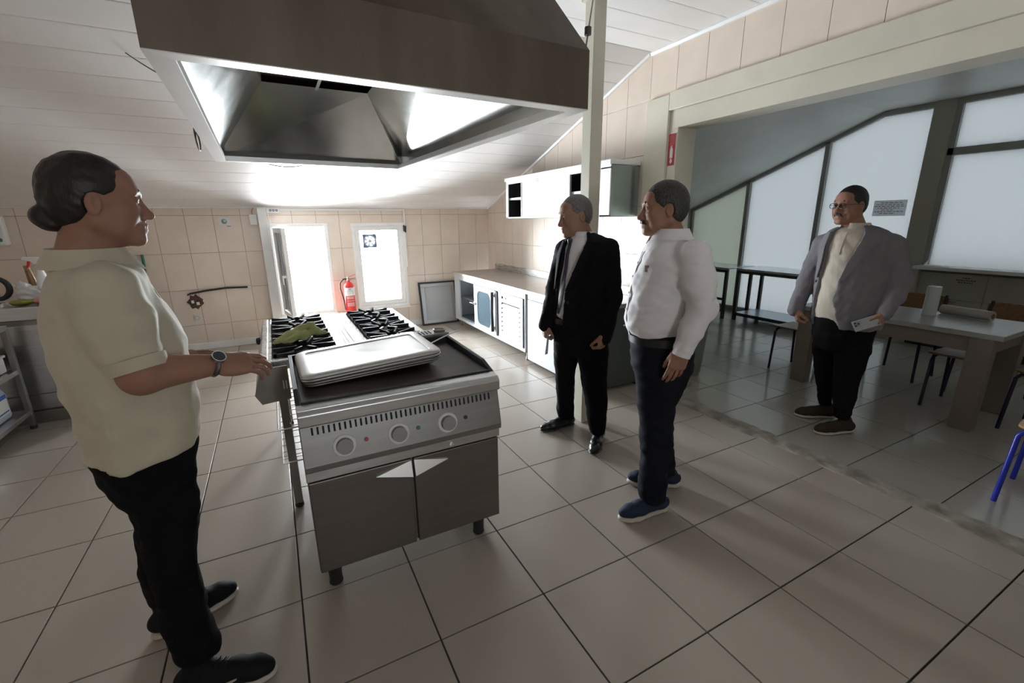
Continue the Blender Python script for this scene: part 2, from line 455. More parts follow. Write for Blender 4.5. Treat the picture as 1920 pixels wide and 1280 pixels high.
# white moulding along the right wall and back wall under the ceiling
def edge_trim(name, pts, r, label):
    return structure(name, MB().tube(pts, r, 6), M_pvc, label)
edge_trim('trim_3', [(XR - .008, YB - .01, ZE - .005), (XR - .008, YR + .02, ZR - .012)], .019, 'white plastic moulding up the slope of the ceiling')
edge_trim('trim_4', [(XR - .008, YR, ZR - .015), (XR - .008, YF, ZR - .015)], .022, 'white plastic moulding along the flat ceiling edge')
edge_trim('trim_5', [(XL, YB - .008, ZE - .004), (XR, YB - .008, ZE - .004)], .012, 'thin white moulding over the low tiled wall')
structure('baseboard_back', MB().box(-1.9, 2.0, YB - .018, YB, 0, .085), M_pvc, 'pale skirting along the low tiled wall', bevel=.004)

# dining room shell
dc = MB().prism([(YF, ZD), (YDR, ZD), (YD, ZDE), (YD, ZDE + .6), (YDR, ZD + .3), (YF, ZD + .3)], 'x', XR + .2, XD + .05)
structure('ceiling_dining_room', dc, M_ceil2, 'dim grey sloping ceiling of the dining room')
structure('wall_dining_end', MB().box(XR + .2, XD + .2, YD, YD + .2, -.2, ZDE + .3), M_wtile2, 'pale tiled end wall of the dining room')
structure('wall_dining_side', MB().box(XR + .2, XR + .21, 3.0, YD, 0, ZD), M_cream, 'cream dining side of the kitchen wall')

# free-standing post in the kitchen
structure('column', MB().box(1.985, 2.08, 2.62, 2.72, 0, ZR - .003).box(1.965, 2.10, 2.60, 2.74, ZR - .03, ZR - .001), M_cream, 'slim square cream painted steel post standing in the kitchen', bevel=.004)

# ------------------------------------------------------------------ windows
def window(name, W_, label, bars):
    w = root(name, ((W_[0] + W_[1]) / 2, YB + .05, W_[2]), label, kind='structure')
    x0, x1, z0, z1 = W_
    def ring(nm, x0, x1, z0, z1, t, y0, y1, m, par):
        return obj(nm, MB().box(x0, x1, y0, y1, z0, z0 + t).box(x0, x1, y0, y1, z1 - t, z1).box(x0, x0 + t, y0, y1, z0 + t, z1 - t).box(x1 - t, x1, y0, y1, z0 + t, z1 - t), m, par, bevel=.003)
    ring('window_frame', x0 - .04, x1 + .04, z0 - .04, z1 + .04, .045, YB - .012, YB + .09, M_pvc, w)
    obj('window_sill', MB().box(x0 - .05, x1 + .05, YB - .035, YB + .01, z0 - .062, z0 - .04), M_pvc, w, bevel=.003)
    if bars:
        for k in range(7):
            xb = x0 + .05 + (x1 - x0 - .1) * k / 6
            obj('grille_bar', MB().tube([(xb, YB + .16, z0), (xb, YB + .16, z1)], .005, 6), M_pvc, w)
        for zb in (z0 + .3, z0 + .85): obj('grille_bar', MB().tube([(x0, YB + .16, zb), (x1, YB + .16, zb)], .005, 6), M_pvc, w)
    return w, ring
w1, ring = window('window_1', W1, 'white plastic window with its sash swung open', True)
w2, ring = window('window_2', W2, 'white plastic window with a small fan in its pane', False)
s = ring('sash', 1.055, 1.705, .365, 1.495, .062, YB + .01, YB + .06, M_pvc, w2)
mb = MB()
for r in rect_minus((1.115, 1.645, .43, 1.435), [(1.155, 1.345, 1.19, 1.385)]): mb.box(r[0], r[1], YB + .03, YB + .036, r[2], r[3])
obj('pane', mb, M_pane, w2)
# open sash of the first window, hinged on its left side
ang = math.radians(82); hx, hy = .035, YB - .02
def sash_pt(u, v, z): return (hx + u * math.cos(ang) + v * math.sin(ang), hy - u * math.sin(ang) + v * math.cos(ang), z)
mb = MB()
def sbox(mb, u0, u1, v0, v1, z0, z1): return mb.hexa([sash_pt(u0, v0, z0), sash_pt(u1, v0, z0), sash_pt(u1, v1, z0), sash_pt(u0, v1, z0)], [sash_pt(u0, v0, z1), sash_pt(u1, v0, z1), sash_pt(u1, v1, z1), sash_pt(u0, v1, z1)])
sbox(mb, 0, .60, 0, .05, .37, .43); sbox(mb, 0, .60, 0, .05, 1.43, 1.49); sbox(mb, 0, .06, 0, .05, .43, 1.43); sbox(mb, .54, .60, 0, .05, .43, 1.43)
so = obj('sash', mb, M_pvc, w1, bevel=.004)
obj('pane', sbox(MB(), .06, .54, .02, .026, .43, 1.43), M_pane, so)
obj('handle', sbox(MB(), .555, .585, -.035, 0, .9, .93).add(*[[sash_pt(.56, -.035, .82), sash_pt(.58, -.035, .82), sash_pt(.58, -.05, .82), sash_pt(.56, -.05, .82), sash_pt(.56, -.035, .93), sash_pt(.58, -.035, .93), sash_pt(.58, -.05, .93), sash_pt(.56, -.05, .93)], [(3, 2, 1, 0), (4, 5, 6, 7), (0, 1, 5, 4), (1, 2, 6, 5), (2, 3, 7, 6), (3, 0, 4, 7)]]), M_pvc, so, bevel=.003)
# white boxed post beside it
structure('trim_6', MB().box(-.105, -.005, YB - .09, YB, .22, ZE - .01), M_pvc, 'white boxed plastic post beside the open window', bevel=.004)

# ventilator in the pane
fan = root('window_fan', (1.25, YB + .03, 1.19), 'small round white ventilator fan set into the window pane', 'fan')
mb = MB()
for k in range(32):
    a0, a1 = 2 * PI * k / 32, 2 * PI * (k + 1) / 32
    def sq(a, r):
        c, s_ = math.cos(a), math.sin(a); m_ = max(abs(c), abs(s_)); return (1.25 + r * c / m_, 1.2875 + r * s_ / m_)
    def ci(a, r): return (1.25 + r * math.cos(a), 1.2875 + r * math.sin(a))
    o0, o1, i0, i1 = sq(a0, .0965), sq(a1, .0965), ci(a0, .078), ci(a1, .078)
    ya, yb = YB + .018, YB + .021
    mb.add([(o0[0], ya, o0[1]), (o1[0], ya, o1[1]), (i1[0], ya, i1[1]), (i0[0], ya, i0[1]), (o0[0], yb, o0[1]), (o1[0], yb, o1[1]), (i1[0], yb, i1[1]), (i0[0], yb, i0[1])],
           [(0, 1, 2, 3), (7, 6, 5, 4), (0, 4, 5, 1), (3, 2, 6, 7)])
obj('mounting_plate', mb, M_fanplate, fan)
obj('ring', MB().tube([(1.25 + .078 * math.cos(2 * PI * k / 32), YB + .01, 1.2875 + .078 * math.sin(2 * PI * k / 32)) for k in range(32)], .012, 8, True), mat('blue_grey_plastic', (.20, .26, .38), .4), fan, smooth=True)
obj('hub', MB().lathe([(.001, 0), (.026, 0), (.026, .03), (.018, .036), (.001, .036)], (1.25, YB + .04, 1.2875), 20, 'y'), mat('grey_plastic', (.55, .57, .58), .4), fan, smooth=True)
for k in range(7):
    a = 2 * PI * k / 7
    def fp(r, da, dy): return (1.25 + r * math.cos(a + da), YB + .028 + dy, 1.2875 + r * math.sin(a + da))
    obj('blade', MB().sheet([fp(.024, -.25, .006), fp(.072, -.22, .01), fp(.072, .3, -.01), fp(.024, .3, -.006)], .002), mat('blade_dark', (.12, .10, .10), .5), fan)

# ------------------------------------------------------------------ frosted glass wall of the dining room
gw = root('window_3', (XD, 3.0, 0), 'frosted glass partition with grey aluminium bars and sloping top', kind='structure')
def post(y0, y1, z0, z1, m=M_alugrey, nm='mullion', dx=.05):
    return obj(nm, MB().box(XD - dx, XD + .05, y0, y1, z0, z1), m, gw, bevel=.003)
posts = [(5.98, 6.02), (4.90, 4.96), (3.78, 3.84)]
for a, b in posts: post(a, b, .06, zdin((a + b) / 2) - .02)
post(2.515, 2.71, .0, ZD, mat('wide_grey_post', (.42, .42, .36), .5), 'wide_post', .07)
post(.86, .92, .98, ZD); post(-.8, -.74, .98, ZD)
# top rail along the slope and along the flat part
obj('top_rail', MB().prism([(YD, ZDE), (YDR, ZD), (YDR, ZD - .05), (YD, ZDE - .055)], 'x', XD - .05, XD + .05), M_alugrey, gw)
obj('top_rail', MB().box(XD - .05, XD + .05, YF, YDR, ZD - .06, ZD), M_alugrey, gw)
obj('transom', MB().box(XD - .045, XD + .05, YF, 2.515, 2.205, 2.285), M_alugrey, gw, bevel=.003)
obj('bottom_rail', MB().box(XD - .04, XD + .05, 2.71, YD, .0, .08), M_alugrey, gw, bevel=.003)
obj('side_rail', MB().box(XD - .045, XD + .04, 2.46, 2.515, .98, ZD), M_alugrey, gw)
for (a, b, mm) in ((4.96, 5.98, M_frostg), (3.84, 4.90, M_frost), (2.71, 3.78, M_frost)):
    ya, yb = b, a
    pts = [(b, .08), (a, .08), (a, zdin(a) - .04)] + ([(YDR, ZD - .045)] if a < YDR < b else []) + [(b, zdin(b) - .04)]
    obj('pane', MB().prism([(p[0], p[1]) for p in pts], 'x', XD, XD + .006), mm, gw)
for a, b in ((.92, 2.46), (-.74, .86), (YF, -.8)):
    obj('pane', MB().box(XD, XD + .006, a, b, .95, 2.205), M_frost, gw)
    obj('pane', MB().box(XD, XD + .006, a, b, 2.285, ZD - .06), M_frost, gw)
ws = structure('wall_under_sill', MB().box(XD - .012, XD + .2, YF, 2.515, -.2, .96), M_groutw, 'dim tiled wall under the frosted window')
for i in range(0, 16):
    for k in range(3):
        y1 = 2.51 - i * .60; y0 = max(y1 - .596, YF); z1 = .90 - k * .30 if k else .955
        z0 = [.606, .306, .0][k]; z1 = [.90, .602, .302][k]
        if y1 - y0 < .05: continue
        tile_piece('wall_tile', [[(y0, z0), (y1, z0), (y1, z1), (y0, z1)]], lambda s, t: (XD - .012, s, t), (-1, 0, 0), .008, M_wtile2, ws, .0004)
obj('window_sill', MB().box(XD - .26, XD, YF, 2.515, .945, .985), mat('sill_white', (.70, .73, .74), .25), ws, bevel=.004)
obj('dark_skirting', MB().box(XD - .036, XD - .012, YF, 2.6, 0.0, .10), M_dark, ws)

def scribble(parent, mats, c, ex, ey, w, lines, h, nrm):
    """lines of blurred, unreadable small print as strokes"""
    ex, ey, nrm = np.array(ex, float), np.array(ey, float), np.array(nrm, float)
    mb = MB(); z = 0
    for li, (frac, off) in enumerate(lines):
        x = -frac * w / 2 + off * w; end = frac * w / 2 + off * w
        yy = h * (.5 - (li + .5) / len(lines)); lh = h / len(lines) * .42
        while x < end:
            ww = min(rng.uniform(.012, .045) * w / .3, end - x)
            p = [np.array(c) + ex * a + ey * b + nrm * .0012 for a, b in ((x, yy - lh / 2), (x + ww, yy - lh / 2), (x + ww, yy + lh / 2), (x, yy + lh / 2))]
            mb.add(p, [(0, 1, 2, 3)]); x += ww + .01 * w / .3
    return obj('print', mb, mats, parent)

nt_ = root('notice_sheet', (XD - .002, 2.98, 1.55), 'pale printed notice sheet stuck on the frosted glass behind the man in grey jacket', 'notice')
obj('sheet', MB().box(XD - .004, XD - .001, 2.80, 3.15, 1.555, 1.745), M_notice, nt_)
scribble(nt_, M_greyink, (XD - .004, 2.975, 1.65), (0, -1, 0), (0, 0, 1), .33, [(.7, .05), (.85, 0), (.98, 0), (.7, -.03), (.4, -.05), (.95, 0), (.5, -.05)], .15, (-1, 0, 0))
tl = root('wall_lettering', (XD - .022, 2.1, .80), 'small dark lettering in three lines on the wall tile under the window sill', 'lettering')
scribble(tl, M_ink, (XD - .021, 2.09, .835), (0, -1, 0), (0, 0, 1), .17, [(.4, 0), (1, .0), (.75, -.02)], .075, (-1, 0, 0))
tl2 = root('wall_lettering', (XD - .022, 2.2, .5), 'small dark lettering on the lower wall tile, just above the desk', 'lettering')
scribble(tl2, M_ink, (XD - .021, 2.20, .57), (0, -1, 0), (0, 0, 1), .14, [(1, 0), (.8, 0)], .035, (-1, 0, 0))
pa = root('folded_paper', (XD - .13, 2.40, .985), 'folded white paper lying on the window sill', 'paper')
obj('sheet', MB().sheet([(XD - .22, 2.20, .987), (XD - .06, 2.22, .987), (XD - .07, 2.46, .99), (XD - .2, 2.44, .99)], .002), M_paper, pa)
obj('folded_corner', MB().sheet([(XD - .2, 2.44, .99), (XD - .08, 2.45, .99), (XD - .12, 2.43, 1.055)], .002), M_paper, pa)

# red extinguisher sign on the column's dining side
sg = root('extinguisher_sign', (3.085, 2.955, 1.99), 'narrow red sign with white fire extinguisher pictogram and down arrow', 'sign')
sy0, sy1, sz0, sz1 = 2.918, 2.992, 1.985, 2.235
# the sign hangs on the narrow face of the column
def sp(u, v): return (3.086, sy1 - u * (sy1 - sy0), sz0 + v * (sz1 - sz0))
obj('border', MB().box(3.0865, 3.0895, sy0 - .004, sy1 + .004, sz0 - .004, sz1 + .004), M_paper, sg)
obj('plate', MB().box(3.085, 3.0888, sy0, sy1, sz0, sz1), M_redsign, sg)
for k, tx in enumerate(('YANGIN', 'SÖNDÜRME', 'CİHAZI')):
    text_mesh('lettering', tx, .0145 if k != 1 else .0125, M_pink, sg, (3.0843, (sy0 + sy1) / 2, sz1 - .026 - k * .026), (0, -1, 0), (0, 0, 1))
mb = MB(); yc_ = (sy0 + sy1) / 2
def plate2(mb, pts): return mb.prism([(yc_ - a, b) for a, b in pts], 'x', 3.0835, 3.0849)
plate2(mb, [(-.015, 2.045), (.015, 2.045), (.016, 2.11), (.010, 2.125), (.004, 2.13), (.004, 2.14), (-.004, 2.14), (-.004, 2.13), (-.010, 2.125), (-.016, 2.11)])
plate2(mb, [(-.012, 2.132), (.012, 2.14), (.012, 2.144), (-.012, 2.137)])
obj('pictogram', mb, M_paper, sg)
obj('arrow', plate2(plate2(MB(), [(-.009, 2.02), (.009, 2.02), (.009, 2.04), (-.009, 2.04)]), [(0, 1.998), (.017, 2.022), (-.017, 2.022)]), M_paper, sg)

# ------------------------------------------------------------------ extractor hood
hd = root('extractor_hood', (.45, 2.7, 1.97), 'large stained steel extractor hood hanging over the cooking island', 'extractor hood')
hc = [np.array(p) for p in ((-.222, 1.53, 1.97), (1.176, 1.577, 1.97), (1.065, 3.95, 1.97), (-.265, 3.90, 1.97))]
RT = .205
ht = [p + np.array((0, 0, RT)) for p in hc]
cen = sum(hc) / 4
tp = [np.array(p) for p in ((.08, 2.05, 2.42), (.735, 2.05, 2.42), (.735, 3.55, 2.42), (.08, 3.55, 2.42))]
sides = ('front_panel', 'side_panel', 'back_panel', 'side_panel')
def inward(p, d):
    v = cen - p; v[2] = 0
    return p + np.array((math.copysign(d, v[0]), math.copysign(d, v[1]), 0))
to = [np.array(p) for p in ((-.09, 2.16, 2.90), (1.035, 2.16, 2.90), (1.0, 3.25, 2.90), (-.11, 3.25, 2.90))]
for k in range(4):
    a, b = hc[k], hc[(k + 1) % 4]; at, bt = ht[k], ht[(k + 1) % 4]; ta, tb = to[k], to[(k + 1) % 4]
    o = obj(sides[k], MB().sheet([a, b, bt, at], -.002).sheet([at, bt, tb, ta], -.002), M_hoodout, hd)
    # polished inside skin: short rim band, then the pyramid up to the filter opening
    up_ = np.array((0, 0, .012 if k in (2, 3) else (.10 if k == 1 else .15)))
    ai, bi = inward(a, .008), inward(b, .008)
    hb_ = {0: .15, 1: .10, 2: .012, 3: .012}[k]; upa = upb = np.array((0, 0, hb_))
    sk_ = MB().sheet([ai, ai + upa, bi + upb, bi], -.002).sheet([ai + upa, tp[k], tp[(k + 1) % 4], bi + upb], -.002)
    if k == 1: sk_.sheet([bi, bi + upb, tp[2]], -.002)
    obj('inner_skin', sk_, M_hoodin, o)
    w_ = .062
    ga, gb = inward(a, w_), inward(b, w_)
    g = obj('gutter', MB().sheet([a, ga, gb, b], .003).sheet([ga, ga + (0, 0, .030), gb + (0, 0, .030), gb], .002), mat('gutter_steel', (.66, .65, .63), .38, .55, var=.08, vscale=5), hd)
obj('filter_plate', MB().box(.08, .735, 2.05, 3.55, 2.46, 2.466), M_steeld, hd)
obj('duct', MB().box(.2, .62, 2.3, 3.1, 2.47, ZR - .005), M_steeld, hd)
obj('duct_divider', MB().box(.39, .41, 2.06, 3.54, 2.40, 2.46), M_hoodin, hd)
def sag(a, b, s, n=14):
    a, b = np.array(a, float), np.array(b, float)
    return [a + (b - a) * t + np.array((0, 0, -s * 4 * t * (1 - t))) for t in np.linspace(0, 1, n)]
M_wire = mat('dark_wire', (.10, .085, .07), .6)
obj('suspension_wire', MB().tube(sag((-.677, 4.097, 2.632), (-.255, 2.8, 2.17), .01), .0035, 6), M_wire, hd)
obj('suspension_wire', MB().tube(sag((1.96, 2.60, ZR - .02), (1.172, 1.60, 2.176), .0), .0035, 6), M_wire, hd)
obj('cable_loop', MB().tube([(-.27 + .0 * math.cos(t), 3.02 + .09 * math.cos(t), 2.02 + .055 * math.sin(t) - .008 * t) for t in np.linspace(0, 9, 40)], .004, 6), M_wire, hd)
obj('hanging_cable', MB().tube(sag((.0, 3.93, 1.985), (.34, 3.96, 1.985), .03), .004, 6), M_wire, hd)
obj('wire_clamp', MB().lathe([(.001, 0), (.015, 0), (.015, .03), (.001, .03)], (1.33, 1.80, 2.32), 8), M_wire, hd)

# ------------------------------------------------------------------ griddle
gr = root('electric_griddle', (.425, 2.15, 0), 'stainless electric griddle on a two-door base, nearest on the island', 'griddle')
GX0, GX1, GY0, GY1 = 0.0, .85, 1.76, 2.44
obj('cabinet_body', MB().box(GX0 + .004, GX1 - .004, GY0 + .03, GY1, .115, .60), M_steeld, gr, bevel=.003)
dk = mat('door_steel', (.185, .165, .145), .42, .8, var=.07, vscale=3, bump=.02, bscale=60, stretch=(1, 1, 12), rvar=.04)
d1 = obj('door', MB().box(GX0 + .006, .419, GY0 + .006, GY0 + .03, .118, .545), dk, gr, bevel=.004)
d2 = obj('door', MB().box(.431, GX1 - .006, GY0 + .006, GY0 + .03, .118, .545), dk, gr, bevel=.004)
bright = mat('bright_steel', (.78, .79, .80), .25, .9)
obj('handle', MB().hexa([(.264, GY0 + .006, .506), (.419, GY0 + .006, .468), (.419, GY0 + .006, .540), (.27, GY0 + .006, .512)], [(.264, GY0 - .004, .506), (.419, GY0 - .016, .468), (.419, GY0 + .003, .540), (.27, GY0 + .003, .512)]), bright, d1)
obj('handle', MB().hexa([(.586, GY0 + .006, .506), (.431, GY0 + .006, .468), (.431, GY0 + .006, .540), (.58, GY0 + .006, .512)], [(.586, GY0 - .004, .506), (.431, GY0 - .016, .468), (.431, GY0 + .003, .540), (.58, GY0 + .003, .512)]), bright, d2)
obj('rail', MB().box(GX0, GX1, GY0 + .002, GY0 + .04, .553, .602), M_steelh, gr, bevel=.003)
obj('drawer_pull', MB().lathe([(.001, 0), (.011, 0), (.011, .012), (.001, .014)], (.605, GY0 + .004, .574), 14, 'y'), bright, gr)
pan = obj('control_panel', MB().prism([(GY0 - .022, .604), (GY0 - .024, .63), (GY0 + .012, .788), (GY0 + .10, .788), (GY0 + .10, .604)], 'x', GX0, GX1), mat('panel_steel', (.25, .245, .235), .42, .8, var=.1, vscale=4, stretch=(1, 10, 10), bump=.03, bscale=60), gr, bevel=.004)
def pan_pt(x, t):                                  # a point on the sloping panel face
    return np.array((x, GY0 - .024 + .036 * t, .63 + .158 * t))
pn = np.array((0, -.158, .036)); pn /= np.linalg.norm(pn); pu = np.array((0, .036, .158)); pu /= np.linalg.norm(pu)
mb = MB()
for k in range(38):
    c = pan_pt(.045 + .755 * k / 37, .86); mb.rbox(c, (.0075, .004, .030), np.stack([(1, 0, 0), pn, pu], 1))
obj('vent_slots', mb, M_dark, pan)
M_ring = mat('dial_white', (.70, .70, .68), .4); M_knob = mat('knob_grey', (.26, .26, .25), .45)
def disc(mb, c, n, r, h, k=24):
    n = np.array(n) / np.linalg.norm(n); a = np.cross(n, (1, 0, 0)); a /= np.linalg.norm(a); b = np.cross(n, a); c = np.array(c)
    p0 = [c + r * (a * math.cos(2 * PI * i / k) + b * math.sin(2 * PI * i / k)) for i in range(k)]
    p1 = [p + n * h - (p - c) * .06 for p in p0]
    return mb.add(p0 + p1, [tuple(range(k))[::-1], tuple(range(k, 2 * k))] + [(i, (i + 1) % k, k + (i + 1) % k, k + i) for i in range(k)])
for x, lc in ((.155, (.35, .02, .02)), (.372, (.03, .16, .07)), (.59, (.04, .045, .06))):
    c = pan_pt(x, .36)
    kn = obj('knob', disc(MB(), c + pn * .003, pn, .033, .024), M_knob, gr, smooth=True)
    obj('dial_ring', disc(MB(), c, pn, .046, .004), M_ring, kn)
    obj('indicator_lamp', disc(MB(), pan_pt(x + .085, .40), pn, .009, .006, 14), mat('lamp_%d' % int(x * 1000), lc, .3), gr, smooth=True)
obj('front_ledge', MB().prism([(GY0 + .01, .788), (GY0 - .012, .796), (GY0 - .012, .842), (GY0 + .004, .860), (GY0 + .055, .866), (GY0 + .055, .788)], 'x', GX0, GX1), M_steelh, gr, bevel=.004)
obj('top_box', MB().box(GX0 + .003, GX1 - .003, GY0 + .05, GY1, .60, .862), M_steeld, gr, bevel=.003)
obj('griddle_plate', MB().box(GX0 + .02, GX1 - .02, GY0 + .06, GY1 - .02, .862, .870), M_plate, gr, bevel=.002)
M_char = mat('charred_rim', (.022, .021, .022), .45, .4, var=.3, vscale=20)
obj('splash_rim', MB().prism([(GY0 + .055, .862), (GY0 + .055, .868), (GY0 + .16, .898), (GY1, .905), (GY1, .862)], 'x', GX0, GX0 + .018)
    .prism([(GY0 + .055, .862), (GY0 + .055, .868), (GY0 + .16, .898), (GY1, .905), (GY1, .862)], 'x', GX1 - .018, GX1)
    .box(GX0, GX1, GY1 - .018, GY1, .862, .905).box(GX0 + .02, GX1 - .02, GY0 + .056, GY0 + .066, .862, .874), M_char, gr, bevel=.002)
fl = obj('flue_box', MB().box(.655, .86, GY1 + .002, GY1 + .11, .80, .918), M_steeld, gr, bevel=.004)
mb = MB()
for k in range(5): mb.box(.672 + k * .020, .682 + k * .020, GY1 + .02, GY1 + .085, .917, .920)
obj('vent_slots', mb, M_dark, fl)
obj('flue_cap', MB().lathe([(.001, 0), (.034, 0), (.036, .012), (.030, .014), (.026, .006), (.001, .006)], (.818, GY1 + .055, .918), 20), M_steeld, fl, smooth=True)
for x in (.062, .755):
    for y in (1.835, 2.36):
        obj('foot', MB().lathe([(.026, 0), (.030, .006), (.027, .03), (.030, .09), (.034, .115)], (x, y, 0), 16), M_black, gr, smooth=True)

# stack of baking trays lying on the griddle
def tray(z, dx, dy, yaw, tilt, label, mm, shr=0.0):
    c = np.array((.344 + dx, 2.188 + dy, z))
    r = root('baking_tray', c, label, 'tray', 'baking trays stacked on the griddle')
    cz, sz = math.cos(yaw), math.sin(yaw); ct, st = math.cos(tilt), math.sin(tilt)
    M_ = np.array([[cz, -sz, 0], [sz, cz, 0], [0, 0, 1]]) @ np.array([[ct, 0, st], [0, 1, 0], [-st, 0, ct]])
    def loop(a, b, rad, h, n=6):
        pts = []
        for sx, sy, a0 in ((1, 1, 0), (-1, 1, PI / 2), (-1, -1, PI), (1, -1, 1.5 * PI)):
            for k in range(n + 1):
                t = a0 + PI / 2 * k / n; pts.append(M_ @ np.array((sx * (a - rad) + rad * math.cos(t), sy * (b - rad) + rad * math.sin(t), h)) + c)
        return pts
    a, b = .312 - shr, .222 - shr
    rings = [loop(a - .055, b - .05, .02, -.0045), loop(a - .05, b - .045, .022, -.004), loop(a - .047, b - .042, .024, 0), loop(a - .012, b - .012, .04, .0), loop(a - .004, b - .004, .045, -.003), loop(a, b, .048, -.012), loop(a - .004, b - .004, .045, -.024), loop(a - .007, b - .007, .045, -.022), loop(a - .004, b - .005, .045, -.012), loop(a - .012, b - .012, .04, -.003)]
    n = len(rings[0]); vs = [p for q in rings for p in q]
    fs = [tuple(range(n))] + [(i * n + k, i * n + (k + 1) % n, (i + 1) * n + (k + 1) % n, (i + 1) * n + k) for i in range(len(rings) - 1) for k in range(n)]
    obj('tray_body', MB().add(vs, fs), mm, r, smooth=True)
    obj('rolled_rim', MB().tube(loop(a - .002, b - .002, .046, -.022), .0042, 6, True), mm, r, smooth=True)
    return r
M_alud = mat('dark_tray_aluminium', (.34, .33, .31), .4, .9, var=.3, vscale=6)
tray(.942, 0, 0, .02, -.055, 'silver baking tray turned upside down, topmost of the stack on the griddle', M_alu)
tray(.927, .004, -.004, .012, -.05, 'baking tray in the middle of the stack on the griddle', M_alud, .0055)
tray(.912, -.003, .004, .025, -.045, 'darker baking tray at the bottom of the stack on the griddle', M_alud, .011)
cb_ = obj('white_cable', MB().tube(sag((.672, 2.25, .912), (.915, 2.40, .935), -.004), .0035, 6), M_white, None, base=(.672, 2.25, .885))
tag(cb_, 'thin white cable poking out from under the trays over the griddle edge', 'cable')

# ------------------------------------------------------------------ gas range behind
rg = root('gas_range', (.35, 3.09, 0), 'open-frame gas range with four black grates behind the griddle', 'gas range')
RX0, RX1, RY0, RY1 = -.125, .825, 2.56, 3.74
mb = MB()
pans = [(-.075, .262), (.447, .765)]
for r in rect_minus((RX0, RX1, RY0, RY1), [(a, b, 2.62, 3.70) for a, b in pans]): mb.box(r[0], r[1], r[2], r[3], .800, .850)
obj('top_frame', mb, M_steel, rg, bevel=.003)
obj('center_strip', MB().box(.318, .392, RY0 + .02, RY1 - .02, .850, .854).box(.338, .345, RY0 + .02, RY1 - .02, .854, .857).box(.365, .372, RY0 + .02, RY1 - .02, .854, .857), M_steeld, rg)
obj('side_apron', MB().box(RX0 + .03, RX0 + .05, RY0 + .01, RY1, .66, .80).box(RX1 - .03, RX1 - .01, RY0 + .01, RY1, .66, .80).box(RX0 + .05, RX1 - .03, RY1 - .03, RY1 - .01, .66, .80), M_steeld, rg)
cp = obj('control_panel', MB().prism([(RX0 + .03, .852), (RX0 - .005, .852), (RX0 - .045, .715), (RX0 - .02, .665), (RX0 + .03, .665)], 'y', 2.46, RY1), M_steel, rg, bevel=.004)
ep = obj('panel_end_plate', MB().prism([(RX0 + .115, .850), (RX0 - .006, .850), (RX0 - .046, .715), (RX0 - .02, .663), (RX0 + .115, .672)], 'y', 2.448, 2.458), M_steeld, rg)
obj('slot', MB().box(RX0 + .085, RX0 + .091, 2.445, 2.449, .73, .775).box(RX0 + .098, RX0 + .104, 2.445, 2.449, .73, .775), M_paper, ep)
for y in (3.36,):
    obj('knob', MB().lathe([(.001, 0), (.026, 0), (.022, .022), (.012, .026), (.001, .026)], (RX0 - .024, y, .785), 16, '-x'), M_black, rg, smooth=True)
for x in (RX0 + .055, RX1 - .045):
    for y in (2.52, RY1 - .03):
        lg = obj('leg', MB().box(x, x + .042, y - .021, y + .021, .03, .80), M_steeld, rg, bevel=.003)
        obj('rubber_foot', MB().lathe([(.016, 0), (.024, .006), (.022, .03), (.014, .045)], (x + .021, y, 0), 12), M_rubber, lg, smooth=True)
M_wireb = mat('bright_wire', (.6, .6, .6), .3, 1.0)
for z in (.305, .50):
    mb = MB().tube([(RX0 + .03, 2.47, z), (RX1, 2.47, z), (RX1, 3.70, z), (RX0 + .03, 3.70, z)], .005, 6, True)
    obj('shelf_frame', mb, M_wireb, rg)
for k in range(14):
    y = 2.52 + k * .09
    obj('shelf_wire', MB().tube([(RX0 + .03, y, .305), (RX1, y, .305)], .0028, 5), M_wireb, rg)
for (a, b) in pans:
    pn_ = obj('drip_pan', MB().box(a, b, 2.62, 3.70, .802, .806), mat('drip_pan_enamel', (.035, .034, .034), .3, .4), rg)
    for (y0, y1) in ((2.63, 3.155), (3.165, 3.69)):
        cx, cy = (a + b) / 2, (y0 + y1) / 2
        gt = MB(); hw, hl = (b - a) / 2 - .008, (y1 - y0) / 2 - .005; zt = .866
        gt.box(cx - hw, cx + hw, cy - hl, cy - hl + .014, .846, zt).box(cx - hw, cx + hw, cy + hl - .014, cy + hl, .846, zt)
        gt.box(cx - hw, cx - hw + .014, cy - hl, cy + hl, .846, zt).box(cx + hw - .014, cx + hw, cy - hl, cy + hl, .846, zt)
        gt.box(cx - hw, cx + hw, cy - .006, cy + .006, .846, zt)
        for by in (cy - hl / 2, cy + hl / 2):
            for k in range(8):
                t = 2 * PI * (k + .5) / 8; c_, s_ = math.cos(t), math.sin(t)
                e = min(hw / abs(c_), (hl / 2) / abs(s_)); r0 = .042
                P0, P1 = np.array((cx + r0 * c_, by + r0 * s_)), np.array((cx + e * c_, by + e * s_)); nx = np.array((-s_, c_)) * .006
                gt.hexa([(*(P0 - nx), .856), (*(P0 + nx), .856), (*(P1 + nx), .846), (*(P1 - nx), .846)], [(*(P0 - nx), .874), (*(P0 + nx), .874), (*(P1 + nx), .884), (*(P1 - nx), .884)])
        g_ = obj('grate', gt, M_iron, rg)
        for by in (cy - hl / 2, cy + hl / 2):
            obj('burner', MB().lathe([(.06, .806), (.055, .825), (.042, .828), (.042, .838), (.036, .842), (.001, .842)], (cx, by, 0), 20), M_iron, g_, smooth=True)

# ------------------------------------------------------------------ counters on the right
CXF = 2.38
ct = root('steel_worktop', (2.74, 4.73, .775), 'long stainless worktop with upstand running along the right kitchen wall', 'worktop')
obj('top', MB().box(CXF - .012, XR, 3.035, 6.42, .778, .818), mat('worktop_steel', (.60, .56, .53), .34, .85, var=.08, vscale=4), ct, bevel=.004)
obj('upstand', MB().box(XR - .022, XR, 3.035, 6.42, .818, .905), M_steel, ct, bevel=.003)

